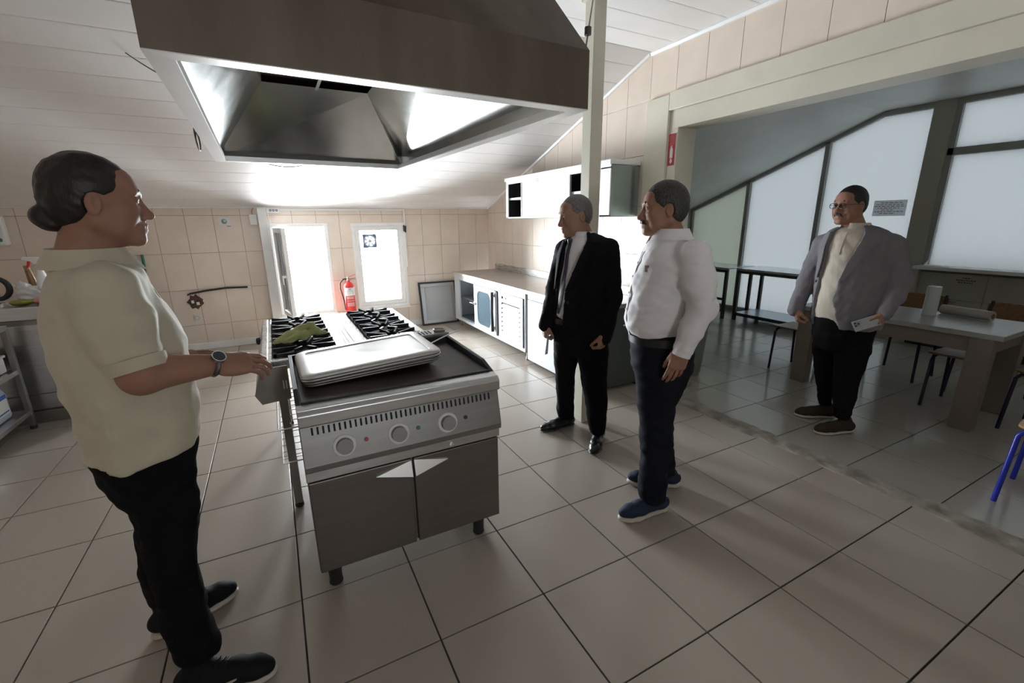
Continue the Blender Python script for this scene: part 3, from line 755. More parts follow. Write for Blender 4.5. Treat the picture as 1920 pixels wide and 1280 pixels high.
fr = root('refrigerated_counter', (2.74, 5.31, 0), 'white counter refrigerator with glazed door, empty doorway and louvred panel', 'refrigerator')
y0, y1 = 4.22, 6.40
obj('body', MB().box(CXF + .03, XR - .01, y0, y1, .11, .14).box(CXF + .03, XR - .01, y0, y1, .75, .776).box(XR - .04, XR - .01, y0, y1, .14, .75).box(CXF + .03, XR - .01, y0, y0 + .03, .14, .75).box(CXF + .03, XR - .01, y1 - .03, y1, .14, .75).box(CXF + .03, XR - .01, 4.86, 4.90, .14, .75).box(CXF + .03, XR - .01, 5.62, 5.64, .14, .75), M_steelw, fr)
obj('interior_lining', MB().box(XR - .05, XR - .04, 4.90, y1 - .03, .14, .75).box(CXF + .06, XR - .04, 4.90, y1 - .03, .14, .146), mat('fridge_lining', (.10, .12, .14), .35), fr)
obj('frame', MB().box(CXF, CXF + .03, y0, y1, .105, .145).box(CXF, CXF + .03, y0, y1, .715, .776).box(CXF, CXF + .03, 6.22, y1, .145, .715).box(CXF, CXF + .03, 5.60, 5.66, .145, .715).box(CXF, CXF + .03, y0, y0 + .02, .145, .715).box(CXF, CXF + .03, 4.86, 4.90, .145, .715), M_steelw, fr, bevel=.003)
# glazed door with rounded window
dy0, dy1, dz0, dz1 = 4.92, 5.60, .15, .712
hole = []
hy0, hy1, hz0, hz1, hr = 5.08, 5.50, .20, .655, .09
for cy, cz, a0 in ((hy1 - hr, hz1 - hr, 0), (hy0 + hr, hz1 - hr, PI / 2), (hy0 + hr, hz0 + hr, PI), (hy1 - hr, hz0 + hr, 1.5 * PI)):
    hole += [(cy + hr * math.cos(a0 + PI / 2 * k / 6), cz + hr * math.sin(a0 + PI / 2 * k / 6)) for k in range(7)]
ocy, ocz = (dy0 + dy1) / 2, (dz0 + dz1) / 2
outer = []
for (a, b) in hole:
    dx, dz = a - ocy, b - ocz; t = min((dy1 - ocy) / abs(dx) if dx else 9, (dz1 - ocz) / abs(dz) if dz else 9); outer.append((ocy + dx * t, ocz + dz * t))
n = len(hole); vs = []
for x in (CXF - .022, CXF - .002): vs += [(x, *p) for p in outer] + [(x, *p) for p in hole]
fs = []
for i in range(n):
    j = (i + 1) % n
    fs += [(i, j, n + j, n + i), (2 * n + i, 3 * n + i, 3 * n + j, 2 * n + j), (i, 2 * n + i, 2 * n + j, j), (n + i, n + j, 3 * n + j, 3 * n + i)]
dr = obj('door', MB().add(vs, fs), M_steelw, fr)
obj('pane', MB().prism([(ocy + (a - ocy) * 1.02, ocz + (b - ocz) * 1.02) for a, b in hole], 'x', CXF - .014, CXF - .010), mat('smoked_blue_glass', (.07, .11, .14), .08, alpha=1.0, spec=.6), dr)
obj('handle', MB().tube([(CXF - .05, 4.965, .20), (CXF - .055, 4.965, .45), (CXF - .05, 4.965, .70)], [.020, .017, .020], 10), M_black, dr, smooth=True)
for zz_ in (.635, .225): obj('handle_clip', MB().box(CXF - .06, CXF - .02, 4.95, 4.98, zz_, zz_ + .04), M_steel, dr, bevel=.003)
obj('latch', MB().box(CXF - .045, CXF - .02, 5.53, 5.585, .445, .48).box(CXF - .06, CXF - .035, 5.56, 5.68, .455, .47), M_steel, dr, bevel=.003)
obj('shelf', MB().box(CXF + .06, XR - .06, 5.66, 6.36, .44, .448), M_wireb, fr)
# louvred compressor panel
lp = obj('louvre_panel', MB().box(CXF - .012, CXF + .0, 4.26, 4.855, .15, .215).box(CXF - .012, CXF + .0, 4.26, 4.855, .60, .712).box(CXF - .012, CXF, 4.26, 4.33, .215, .60).box(CXF - .012, CXF, 4.785, 4.855, .215, .60), M_steelw, fr, bevel=.002)
obj('louvre_gap_shade', MB().box(CXF + .02, CXF + .024, 4.26, 4.855, .15, .712), M_dark, lp)  # dark sheet standing in for the shade between the slats
for k in range(7):
    z = .215 + k * .055
    obj('louvre', MB().prism([(CXF - .022, z), (CXF - .018, z - .004), (CXF + .006, z + .034), (CXF + .002, z + .038)], 'y', 4.33, 4.785), M_steelw, lp)
obj('thermostat_knob', MB().lathe([(.001, 0), (.017, 0), (.015, .014), (.001, .015)], (CXF - .012, 4.76, .66), 14, '-x'), mat('green_black', (.02, .05, .04), .4), lp)
obj('switch', MB().box(CXF - .018, CXF - .011, 4.66, 4.675, .65, .67), M_redsign, lp)
for y in (4.27, 6.33):
    for x in (CXF + .06, XR - .10):
        obj('foot', MB().lathe([(.014, 0), (.022, .004), (.02, .03), (.014, .04), (.014, .11)], (x, y, 0), 10), M_steeld, fr, smooth=True)

cb = root('base_cabinet', (2.74, 3.62, 0), 'white fronted base cabinet standing behind the man in black suit', 'cabinet')
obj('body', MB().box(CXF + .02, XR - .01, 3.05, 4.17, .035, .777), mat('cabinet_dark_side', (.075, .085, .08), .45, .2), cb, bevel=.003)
d = obj('door', MB().box(CXF - .004, CXF + .018, 3.06, 4.16, .045, .72), M_steelw, cb, bevel=.004)
scribble(d, mat('faint_print', (.55, .58, .60), .6), (CXF - .005, 3.84, .62), (0, -1, 0), (0, 0, 1), .16, [(.8, 0), (1, 0)], .06, (-1, 0, 0))
obj('fascia', MB().box(CXF, CXF + .018, 3.06, 4.16, .725, .776), M_steelw, cb, bevel=.003)
for y in (3.12, 4.10):
    for x in (CXF + .07, XR - .10):
        obj('foot', MB().lathe([(.014, 0), (.022, .004), (.02, .035)], (x, y, 0), 10), M_black, cb, smooth=True)
obj('gap_filler', MB().box(CXF + .03, CXF + .05, 4.172, 4.218, .12, .77), M_dark, cb)

gl = root('tea_glass', (2.62, 3.90, .818), 'small tulip tea glass with amber tea on the steel worktop', 'glass')
obj('glass', MB().lathe([(.001, 0), (.020, 0), (.017, .02), (.022, .045), (.026, .075), (.024, .075), (.020, .045), (.015, .02), (.001, .006)], (2.62, 3.90, .826), 18), M_glass, gl, smooth=True)
obj('tea', MB().lathe([(.001, .008), (.0145, .02), (.0195, .045), (.001, .046)], (2.62, 3.90, .826), 18), mat('amber_tea', (.45, .12, .02), .1), gl, smooth=True)
obj('saucer', MB().lathe([(.001, 0), (.030, 0), (.048, .008), (.046, .009), (.028, .003), (.001, .003)], (2.62, 3.90, .819), 24), M_white, gl, smooth=True)
gl2 = root('water_glass', (2.50, 3.83, .818), 'clear drinking glass at the worktop edge beside the black suit', 'glass')
obj('glass', MB().lathe([(.001, 0), (.024, 0), (.03, .085), (.028, .085), (.022, .006), (.001, .006)], (2.50, 3.83, .819), 18), M_glass, gl2, smooth=True)

# wall cabinet with sliding doors
wc = root('wall_cabinet', (2.93, 4.36, 1.575), 'long white wall cabinet with half open sliding doors under the slope', 'cabinet')
wx, wy0, wy1, wz0, wz1 = 2.76, 3.335, 5.39, 1.575, 2.065
obj('carcass', MB().box(wx + .02, XR, wy0, wy1, wz0, wz0 + .02).box(wx + .02, XR, wy0, wy1, wz1 - .03, wz1).box(wx + .02, XR, wy1 - .02, wy1, wz0, wz1).box(XR - .02, XR - .002, wy0, wy1, wz0, wz1), M_dark, wc)
obj('side_panel', MB().box(wx + .012, XR - .002, wy0 - .004, wy0 + .018, wz0 + .002, wz1 - .045), mat('side_blue_steel', (.42, .52, .53), .18, .85, var=.08, vscale=3), wc, bevel=.002)
obj('cornice', MB().box(wx - .016, XR - .002, wy0 - .012, wy1 + .01, wz1 - .04, wz1), M_white, wc, bevel=.004)
obj('front_frame', MB().box(wx, wx + .012, wy0, wy1, wz1 - .075, wz1 - .04).box(wx, wx + .012, wy0, wy1, wz0, wz0 + .016).box(wx, wx + .012, wy1 - .06, wy1, wz0, wz1 - .06).box(wx, wx + .012, wy0, wy0 + .14, wz0, wz1 - .06), M_white, wc, bevel=.002)
obj('sliding_door', MB().box(wx + .004, wx + .018, 3.98, 4.98, wz0 + .016, wz1 - .075), mat('cabinet_white_steel', (.66, .64, .63), .3, .2), wc, bevel=.002)
obj('sliding_door', MB().box(wx + .020, wx + .034, 3.48, 3.76, wz0 + .016, wz1 - .075), mat('cabinet_white_steel', (.66, .64, .63)), wc, bevel=.002)
for ye in (3.965, 4.975): obj('edge_profile', MB().box(wx, wx + .02, ye, ye + .02, wz0 + .016, wz1 - .075), M_alugrey, wc)
obj('shelf', MB().box(wx + .03, XR - .02, wy0 + .02, wy1 - .02, 1.80, 1.825), M_white, wc)
scribble(wc, M_greyink, (wx - .001, 4.60, wz1 - .075), (0, -1, 0), (0, 0, 1), .09, [(1, 0), (.7, 0)], .03, (-1, 0, 0))

# fridge door taken off and leant on the back wall
ld_ = root('loose_glazed_door', (2.19, 6.6, 0), 'loose glazed refrigerator door with black gasket leaning on the tiled wall', 'door')
def lq(u, v, d):     # leaning plane
    return (1.895 + u * .585, 6.565 + .12 * v - d, .01 + v * .64)
def lplate(u0, u1, v0, v1, d0, d1, mb=None):
    mb = mb or MB(); return mb.hexa([lq(u0, v0, d0), lq(u1, v0, d0), lq(u1, v1, d0), lq(u0, v1, d0)], [lq(u0, v0, d1), lq(u1, v0, d1), lq(u1, v1, d1), lq(u0, v1, d1)])
mb = MB()
for q in ((0, 1, 0, .035), (0, 1, .965, 1), (0, .04, .035, .965), (.96, 1, .035, .965)): lplate(*q, 0, .03, mb)
obj('gasket', mb, M_rubber, ld_)
mb = MB()
for q in ((.04, .96, .035, .11), (.04, .96, .89, .965), (.04, .14, .11, .89), (.86, .96, .11, .89)): lplate(*q, .004, .026, mb)
obj('frame', mb, mat('grey_door_steel', (.50, .51, .52), .35, .5), ld_, bevel=.002)
obj('pane', lplate(.14, .86, .11, .89, .010, .016), mat('grey_glass', (.42, .43, .43), .1), ld_)

# ------------------------------------------------------------------ things on the back wall
ex = root('fire_extinguisher', (.885, YB - .10, .31), 'red fire extinguisher with white label hanging between the two windows', 'fire extinguisher')
ec = (.885, YB - .105, .31)
obj('cylinder', MB().lathe([(.001, 0), (.066, 0), (.072, .012), (.072, .37), (.062, .405), (.035, .43), (.022, .437), (.022, .455), (.001, .455)], ec, 28), M_red, ex, smooth=True)
mb = MB(); k_ = 16
def cyl(a, z, r=.0728): return (ec[0] + r * math.sin(a), ec[1] - r * math.cos(a), ec[2] + z)
for i in range(k_):
    a0, a1 = -1.1 + 2.2 * i / k_, -1.1 + 2.2 * (i + 1) / k_; mb.add([cyl(a0, .25), cyl(a1, .25), cyl(a1, .36), cyl(a0, .36)], [(0, 1, 2, 3)])
lb = obj('label', mb, M_paper, ex)
mb = MB()
for (z0_, z1_, w0, w1) in ((.313, .320, -.6, .6), (.295, .301, -.7, .7), (.275, .28, -.6, .2), (.272, .284, .45, .6)):
    for i in range(8):
        a0, a1 = w0 + (w1 - w0) * i / 8, w0 + (w1 - w0) * (i + .7) / 8; mb.add([cyl(a0, z0_, .0732), cyl(a1, z0_, .0732), cyl(a1, z1_, .0732), cyl(a0, z1_, .0732)], [(0, 1, 2, 3)])
obj('print', mb, M_greyink, lb)
text_mesh('lettering', 'ABC', .026, M_ink, ex, (ec[0], ec[1] - .0742, ec[2] + .338), (1, 0, 0), (0, 0, 1))
mb = MB()
for (z0_, z1_) in ((.10, .155), (.17, .185), (.20, .24)):
    for i in range(9):
        a0 = -.7 + 1.4 * i / 9; mb.add([cyl(a0, z0_, .0731), cyl(a0 + .11, z0_, .0731), cyl(a0 + .11, z1_, .0731), cyl(a0, z1_, .0731)], [(0, 1, 2, 3)])
obj('instructions', mb, mat('pale_pink_print', (.75, .45, .45), .6), ex)
obj('valve', MB().lathe([(.018, 0), (.018, .03), (.012, .05), (.001, .05)], (ec[0], ec[1], ec[2] + .455), 14), mat('brass', (.5, .4, .25), .35, .9), ex, smooth=True)
obj('lever', MB().sheet([(ec[0] - .012, ec[1] - .01, .78), (ec[0] + .10, ec[1] - .01, .79), (ec[0] + .10, ec[1] + .01, .79), (ec[0] - .012, ec[1] + .01, .78)], .006).sheet([(ec[0] - .012, ec[1] - .01, .80), (ec[0] + .10, ec[1] - .01, .845), (ec[0] + .10, ec[1] + .01, .845), (ec[0] - .012, ec[1] + .01, .80)], .006), M_red, ex)
obj('hose', MB().tube([(ec[0] - .02, ec[1] - .02, .79), (ec[0] - .07, ec[1] - .03, .79), (ec[0] - .115, ec[1] - .03, .74), (ec[0] - .12, ec[1] - .03, .66), (ec[0] - .10, ec[1] - .03, .57), (ec[0] - .085, ec[1] - .03, .48), (ec[0] - .078, ec[1] - .03, .36)], .010, 8), M_rubber, ex, smooth=True)
obj('wall_bracket', MB().box(ec[0] - .03, ec[0] + .03, YB - .035, YB - .002, .60, .64), M_steeld, ex)

st_ = root('wall_sticker', (-.47, YB - .002, 1.50), 'small white sticker with green emblem on the back wall tiles', 'sticker')
obj('sheet', MB().box(-.535, -.41, YB - .0035, YB - .0012, 1.53, 1.625).box(-.455, -.41, YB - .0035, YB - .0012, 1.50, 1.53), mat('sticker_paper', (.70, .72, .74), .5), st_)
mb = MB().lathe([(.001, 0), (.030, 0), (.030, .001), (.001, .001)], (-.475, YB - .0036, 1.575), 20, 'y')
obj('emblem', mb, mat('emblem_green', (.20, .27, .20), .6), st_)
obj('emblem_mark', MB().lathe([(.001, 0), (.017, 0), (.017, .001), (.001, .001)], (-.468, YB - .0048, 1.582), 16, 'y'), mat('emblem_pale', (.48, .58, .52), .6), st_)
obj('print', MB().box(-.455, -.412, YB - .0045, YB - .0036, 1.513, 1.522), M_greyink, st_)

bs = root('broken_socket', (-.92, YB - .01, .50), 'broken brown wall socket box with bare wires in the tiles', 'socket')
mb = MB(); pts = [(-.925 + (.075 + .018 * math.sin(k * 2.3)) * math.cos(2 * PI * k / 18), .615 + (.085 + .015 * math.cos(k * 3.1)) * math.sin(2 * PI * k / 18)) for k in range(18)]
obj('broken_edge', MB().prism(pts, 'y', YB - .006, YB - .001), mat('broken_brown', (.13, .075, .06), .9, var=.5, vscale=40), bs)
obj('terminal', MB().box(-.965, -.94, YB - .02, YB - .006, .60, .635), M_paper, bs); obj('terminal', MB().box(-.915, -.885, YB - .02, YB - .006, .575, .61), M_paper, bs)
rd = root('black_hose_piece', (-.96, YB - .02, .70), 'piece of black hose fixed level across the back wall tiles', 'hose')
obj('hose', MB().tube([(-.965, YB - .02, .72), (-.80, YB - .02, .745), (-.58, YB - .02, .765), (-.34, YB - .02, .757)], .012, 8), M_rubber, rd, smooth=True)
obj('end_plug', MB().tube([(-.34, YB - .02, .757), (-.30, YB - .02, .755)], .013, 8), M_paper, rd); obj('bent_end', MB().tube([(-.965, YB - .024, .72), (-.982, YB - .024, .71), (-.99, YB - .022, .705)], .009, 8), M_rubber, rd)
sk = root('wall_socket', (-.935, YB, .37), 'small square white wall socket low on the back wall', 'socket')
obj('plate', MB().box(-.975, -.905, YB - .012, YB - .001, .37, .455), mat('old_white_plastic', (.72, .68, .62), .5), sk, bevel=.004)
obj('ring', MB().tube([(-.94 + .024 * math.cos(t), YB - .013, .4125 + .024 * math.sin(t)) for t in np.linspace(0, 2 * PI, 17)[:-1]], .002, 5, True), M_greyink, sk)
gb = root('green_handled_brush', (-1.35, YB - .01, .9), 'green handled brush hanging on the tiles behind the cream polo', 'brush')
obj('handle', MB().tube([(-1.345, YB - .02, 1.21), (-1.348, YB - .02, 1.08), (-1.352, YB - .02, .96)], [.012, .014, .009], 8), mat('green_plastic', (.02, .14, .09), .4), gb, smooth=True)
obj('head', MB().box(-1.375, -1.33, YB - .03, YB - .004, .86, .96), mat('brush_bristle', (.55, .45, .2), .8), gb, bevel=.005)
jb = root('junction_box', (-.145, YB, 1.50), 'small white junction box under the ceiling beside the boxed post', 'junction box')
obj('box', MB().box(-.20, -.115, YB - .045, YB - .001, 1.53, 1.655), M_pvc, jb, bevel=.006)
obj('cable', MB().tube([(-.16, YB - .02, 1.655), (-.165, YB - .02, 1.70), (-.14, YB - .02, 1.735)], .005, 6), mat('cable_brown', (.45, .25, .18), .5), jb)
psx = root('power_strip', (.065, YB, 1.66), 'white power strip with sockets fixed above the open window', 'power strip')
obj('body', MB().box(.0, .145, YB - .04, YB - .001, 1.675, 1.735), M_pvc, psx, bevel=.006)
for k in range(3): obj('outlet', MB().lathe([(.001, 0), (.017, 0), (.017, .003), (.001, .003)], (.045 + k * .036, YB - .04, 1.705), 14, 'y'), M_greyink, psx)
obj('cable', MB().tube([(.01, YB - .03, 1.675), (.02, YB - .03, 1.62), (.03, YB - .03, 1.52)], .005, 6), M_pvc, psx)
cdt = root('cable_conduit', (.9, YB, 1.2), 'thin white cable conduit running above both windows and down the right one', 'conduit')
obj('run', MB().box(.15, 1.765, YB - .022, YB - .002, 1.705, 1.724), M_pvc, cdt); obj('drop', MB().box(1.745, 1.765, YB - .022, YB - .002, .9, 1.705), M_pvc, cdt)
obj('black_plug', MB().tube([(1.74, YB - .03, 1.50), (1.735, YB - .04, 1.42), (1.76, YB - .03, 1.40), (1.765, YB - .03, 1.49)], .010, 8), M_rubber, cdt)
wd = root('wall_dispenser', (-2.47, YB, 1.35), 'white wall dispenser with dark round window at the left edge', 'dispenser')
obj('body', MB().box(-2.56, -2.405, YB - .09, YB - .001, 1.355, 1.66), M_white, wd, bevel=.02, seg=3)
obj('window', MB().lathe([(.001, 0), (.045, 0), (.042, .008), (.001, .008)], (-2.47, YB - .09, 1.55), 20, 'y'), mat('navy', (.02, .03, .07), .3), wd)
obj('badge', MB().lathe([(.001, 0), (.02, 0), (.018, .004), (.001, .004)], (-2.455, YB - .09, 1.41), 14, 'y'), mat('teal', (.04, .20, .28), .4), wd)

# ------------------------------------------------------------------ left side: steel counter, rack and what stands on them
LCY = 4.74
lc = root('steel_sink_counter', (-2.05, 5.2, 0), 'tall closed stainless counter at the left wall behind the cream polo', 'counter')
obj('body', MB().box(XL + .01, -1.28, LCY + .03, 5.62, .10, .84), M_steeld, lc, bevel=.004)
obj('panel', MB().box(XL + .01, -1.29, LCY + .022, LCY + .032, .24, .80), M_steelh, lc, bevel=.003)
obj('lower_panel', MB().box(XL + .01, -1.29, LCY + .018, LCY + .03, .11, .235), M_steelh, lc, bevel=.003)
obj('plinth', MB().box(XL + .01, -1.30, LCY - .0, 5.6, 0, .10), M_steeld, lc, bevel=.003)
obj('worktop', MB().box(XL + .01, -1.26, LCY, 5.64, .84, .945), M_steelh, lc, bevel=.008)

rk = root('steel_shelf_rack', (-2.15, 4.1, 0), 'three-tier stainless shelf rack cut off by the left edge', 'shelf rack')
for z in (.795, .455, .12):
    obj('shelf', MB().box(-2.42, -1.835, 3.55, 4.66, z, z + .035), M_steelh, rk, bevel=.003)
for x in (-2.40, -1.85):
    for y in (3.57, 4.64):
        l = obj('leg', MB().box(x - .018, x + .018, y - .018, y + .018, .03, .80), M_steeld, rk, bevel=.002)
        obj('rubber_foot', MB().lathe([(.02, 0), (.024, .006), (.02, .03)], (x, y, 0), 10), M_rubber, l)

pc = root('plastic_canister', (-2.0, 4.38, .156), 'pale blue white plastic canister with blue label on the low rack shelf', 'canister')
obj('body', MB().prism([(4.30, .156), (4.53, .156), (4.54, .18), (4.54, .34), (4.50, .39), (4.45, .405), (4.36, .40), (4.30, .36), (4.29, .18)], 'x', -2.05, -1.90), mat('canister_plastic', (.52, .58, .72), .35, var=.05), pc, bevel=.015, seg=3)
obj('label', MB().box(-1.899, -1.897, 4.31, 4.51, .20, .34), M_paper, pc)
obj('label_band', MB().box(-1.8975, -1.8955, 4.31, 4.51, .315, .345).box(-1.8975, -1.8955, 4.36, 4.50, .215, .225), mat('label_blue', (.06, .16, .50), .5), pc)
obj('cap', MB().lathe([(.026, 0), (.026, .03), (.001, .031)], (-1.975, 4.42, .403), 16), M_white, pc, smooth=True)
pt = root('steel_pot', (-1.98, 4.10, .156), 'round polished steel pot with lid at the left picture edge', 'pot')
obj('pot', MB().lathe([(.001, 0), (.09, 0), (.105, .03), (.108, .10), (.102, .104), (.001, .104)], (-1.98, 4.11, .156), 28), M_steel, pt, smooth=True)
obj('lid', MB().lathe([(.110, .104), (.112, .110), (.09, .130), (.03, .143), (.001, .145)], (-1.98, 4.11, .156), 28), M_steel, pt, smooth=True)
obj('knob', MB().lathe([(.008, .143), (.008, .155), (.016, .162), (.012, .172), (.001, .173)], (-1.98, 4.11, .156), 14), M_black, pt, smooth=True)
bx_ = root('white_box', (-2.0, 4.3, .49), 'white lidded plastic box on the middle rack shelf', 'box')
obj('box', MB().box(-2.12, -1.88, 4.12, 4.60, .49, .60), M_white, bx_, bevel=.01)
obj('lid', MB().box(-2.13, -1.87, 4.11, 4.61, .60, .62), M_white, bx_, bevel=.006)

kt = root('electric_kettle', (-1.99, 4.98, .945), 'steel electric kettle with black handle on the left counter', 'kettle')
obj('body', MB().lathe([(.085, .02), (.088, .03), (.078, .13), (.066, .20), (.060, .215), (.001, .225)], (-2.03, 4.98, .945), 28), M_steel, kt, smooth=True)
obj('base', MB().lathe([(.092, 0), (.094, .015), (.085, .022), (.001, .022)], (-2.03, 4.98, .945), 28), M_steel, kt, smooth=True)
obj('handle', MB().tube([(-1.96 + .085 * math.cos(t), 4.97, 1.075 + .085 * math.sin(t)) for t in np.linspace(1.75, -1.9, 16)], [.014 + .006 * math.sin(PI * k / 15) for k in range(16)], 10), M_black, kt, smooth=True)
sb = root('spray_bottle', (-1.72, 5.05, .945), 'white spray bottle with red neck and white trigger on the left counter', 'spray bottle')
obj('body', MB().lathe([(.001, 0), (.042, 0), (.045, .01), (.045, .13), (.035, .19), (.018, .25), (.016, .27), (.001, .27)], (-1.705, 5.08, .945), 24), M_white, sb, smooth=True)
obj('collar', MB().lathe([(.022, .265), (.022, .30), (.001, .30)], (-1.705, 5.08, .945), 16), M_red, sb, smooth=True)
obj('trigger_head', MB().prism([(-1.665, 1.245), (-1.66, 1.27), (-1.70, 1.300), (-1.79, 1.305), (-1.80, 1.285), (-1.75, 1.27), (-1.73, 1.245)], 'y', 5.065, 5.095), M_white, sb, bevel=.004)
obj('trigger', MB().prism([(-1.765, 1.275), (-1.745, 1.275), (-1.765, 1.225), (-1.785, 1.215)], 'y', 5.07, 5.09), M_red, sb, bevel=.003)
obj('label_dot', MB().lathe([(.001, 0), (.024, 0), (.001, .002)], (-1.705, 5.033, 1.02), 16, 'y'), mat('label_blue', (.06, .16, .50)), sb)
bb = root('brown_bottle', (-1.80, 5.12, .945), 'slim brown bottle leaning beside the white spray bottle', 'bottle')
obj('body', MB().tube([(-1.772, 5.13, .947), (-1.787, 5.13, 1.10), (-1.797, 5.13, 1.20)], [.026, .026, .020], 14), mat('brown_glass', (.28, .16, .06), .2), bb, smooth=True)
obj('cap', MB().tube([(-1.797, 5.13, 1.20), (-1.801, 5.13, 1.235)], .019, 12), mat('brown_cap', (.30, .18, .08), .5), bb)

# ------------------------------------------------------------------ dining room furniture
def steel_table(name, x0, x1, y0, y1, h, label, shelf, brace):
    t = root(name, ((x0 + x1) / 2, (y0 + y1) / 2, .012), label, 'table', 'steel work tables by the frosted glass')
    obj('top', MB().box(x0, x1, y0, y1, h - .035, h), mat('table_top_steel', (.62, .66, .70), .22, .85), t, bevel=.004)
    dkm = mat('table_leg_dark', (.055, .06, .055), .5, .3)
    for x in (x0 + .03, x1 - .03):
        for y in (y0 + .03, y1 - .03): obj('leg', MB().box(x - .022, x + .022, y - .022, y + .022, .012, h - .035), dkm, t, bevel=.002)
    obj('apron', MB().box(x0 + .01, x0 + .03, y0 + .02, y1 - .02, h - .075, h - .035).box(x1 - .03, x1 - .01, y0 + .02, y1 - .02, h - .075, h - .035), dkm, t)
    if shelf: obj('shelf', MB().box(x0 + .02, x1 - .02, y0 + .02, y1 - .02, .10, .125), mat('table_shelf_blue', (.42, .50, .58), .3, .6), t); obj('shelf_rail', MB().box(x0 + .008, x0 + .026, y0 + .03, y1 - .03, .085, .13), dkm, t)
    if brace:
        for z in (.30, .12): obj('rail', MB().box(x0 + .02, x0 + .045, y0 + .03, y1 - .03, z, z + .035), dkm, t)
        for a, b in ((y0 + .1, y0 + .3), (y0 + .3, y0 + .5), (y0 + .7, y0 + .5), (y0 + .7, y0 + .9)): obj('brace', MB().tube([(x0 + .03, a, .14), (x0 + .03, b, .30)], .008, 6), dkm, t)
    return t
steel_table('steel_table', 6.245, 6.88, 3.02, 4.49, .81, 'steel work table with blue-grey lower shelf beside the grey jacket', True, False)
steel_table('steel_table', 6.15, 6.80, 4.57, 5.95, .81, 'steel work table with braced rails, farther back behind the white shirt', False, True)

dsk = root('dining_desk', (4.72, 1.72, .012), 'long grey laminate desk with thick panel legs in the dining room', 'desk')
obj('top', MB().box(4.33, 5.07, 1.04, 2.44, .712, .75), M_desk, dsk, bevel=.004)
obj('apron', MB().box(4.36, 4.385, 1.10, 2.40, .60, .712).box(5.02, 5.045, 1.10, 2.40, .60, .712).box(4.385, 5.02, 1.10, 1.125, .60, .712).box(4.385, 5.02, 2.375, 2.40, .60, .712), M_desks, dsk)
for (xa, ya) in ((4.352, 1.088), (4.352, 2.282), (4.953, 1.088), (4.953, 2.282)):
    obj('leg', MB().box(xa, xa + .10, ya, ya + .13, .012, .712), M_desks, dsk, bevel=.004)
rv = root('film_roll', (4.82, 1.64, .75), 'upright roll of clear plastic film standing on the desk', 'roll')
obj('roll', MB().lathe([(.001, 0), (.047, 0), (.047, .235), (.040, .238), (.020, .238), (.019, .20), (.001, .20)], (4.80, 1.625, .751), 24), mat('film_white', (.55, .58, .60), .25), rv, smooth=True)
rh = root('film_roll', (5.08, 1.52, .75), 'roll of greyish film lying on its side on the desk', 'roll')
a_, b_ = np.array((4.96, 1.60, .790)), np.array((4.89, 1.27, .790))
obj('roll', MB().tube([a_, b_], .038, 20), mat('film_grey', (.36, .34, .31), .35), rh, smooth=True)
obj('core', MB().tube([b_ + (b_ - a_) * .004, b_ + (b_ - a_) * .012], .020, 14), mat('core_brown', (.16, .07, .04), .7), rh)

def make_chair(label, legm, seatm):
    c = root('dining_chair', (0, 0, 0), label, 'chair', 'wooden chairs with tubular legs in the dining room')
    # local frame: the chair faces +x
    for s in (-1, 1):
        y = s * .18
        obj('leg', MB().tube([(.20, s * .20, 0), (.185, s * .185, .40), (.165, s * .175, .432), (.10, s * .17, .44)], .0125, 10), legm, c, smooth=True, local=True)
        obj('leg', MB().tube([(-.20, s * .20, 0), (-.17, s * .18, .42), (-.19, s * .175, .60), (-.23, s * .165, .80)], .0125, 10), legm, c, smooth=True, local=True)
        obj('side_rail', MB().tube([(.11, s * .17, .44), (-.17, s * .178, .435)], .011, 8), legm, c, smooth=True, local=True)
    pts = []
    for sx, sy, a0 in ((1, 1, 0), (-1, 1, PI / 2), (-1, -1, PI), (1, -1, 1.5 * PI)):
        for k in range(6):
            t = a0 + PI / 2 * k / 5; pts.append((sx * .15 + .05 * math.cos(t), sy * .15 + .05 * math.sin(t)))
    obj('seat', MB().prism(pts, 'z', .445, .460), seatm, c, bevel=.003, local=True)
    mb = MB(); nseg = 10; vs = []
    for k in range(nseg + 1):
        u = -1 + 2 * k / nseg; cx = -.035 * (1 - u * u); rnd = .018 * (abs(u) ** 8)
        for (dx, z) in ((0, .62 + rnd), (0, .79 - rnd), (-.010, .79 - rnd), (-.010, .62 + rnd)):
            vs.append((-.195 + cx * .8 + dx - (z - .62) * .18, u * .19, z))
    mb.add(vs, [(4 * k + a, 4 * k + (a + 1) % 4, 4 * k + 4 + (a + 1) % 4, 4 * k + 4 + a) for k in range(nseg) for a in range(4)] + [(0, 1, 2, 3), (4 * nseg + 3, 4 * nseg + 2, 4 * nseg + 1, 4 * nseg)])
    obj('backrest', mb, seatm, c, local=True)
    return c
ch = make_chair('brown wooden chair behind the desk, left of the upright film roll', M_dblue, M_wood)
ch.location = (5.44, 1.98, .012); ch.rotation_euler = (0, 0, PI)
def chair(x, y, rz, label):
    o = copy_tree(ch); o.location = (x, y, .012); o.rotation_euler = (0, 0, rz); o['label'] = label; return o
chair(5.40, 1.33, PI * .985, 'brown wooden chair behind the desk, right of the upright film roll')
chair(4.80, .80, PI / 2 - .1, 'dark-legged chair with its back to us at the near end of the desk')
chb = make_chair('blue-legged chair with light beech seat at the lower right edge', M_blue, M_woodl)
chb.location = (3.595, .495, .012); chb.rotation_euler = (0, 0, PI / 2 + .08)
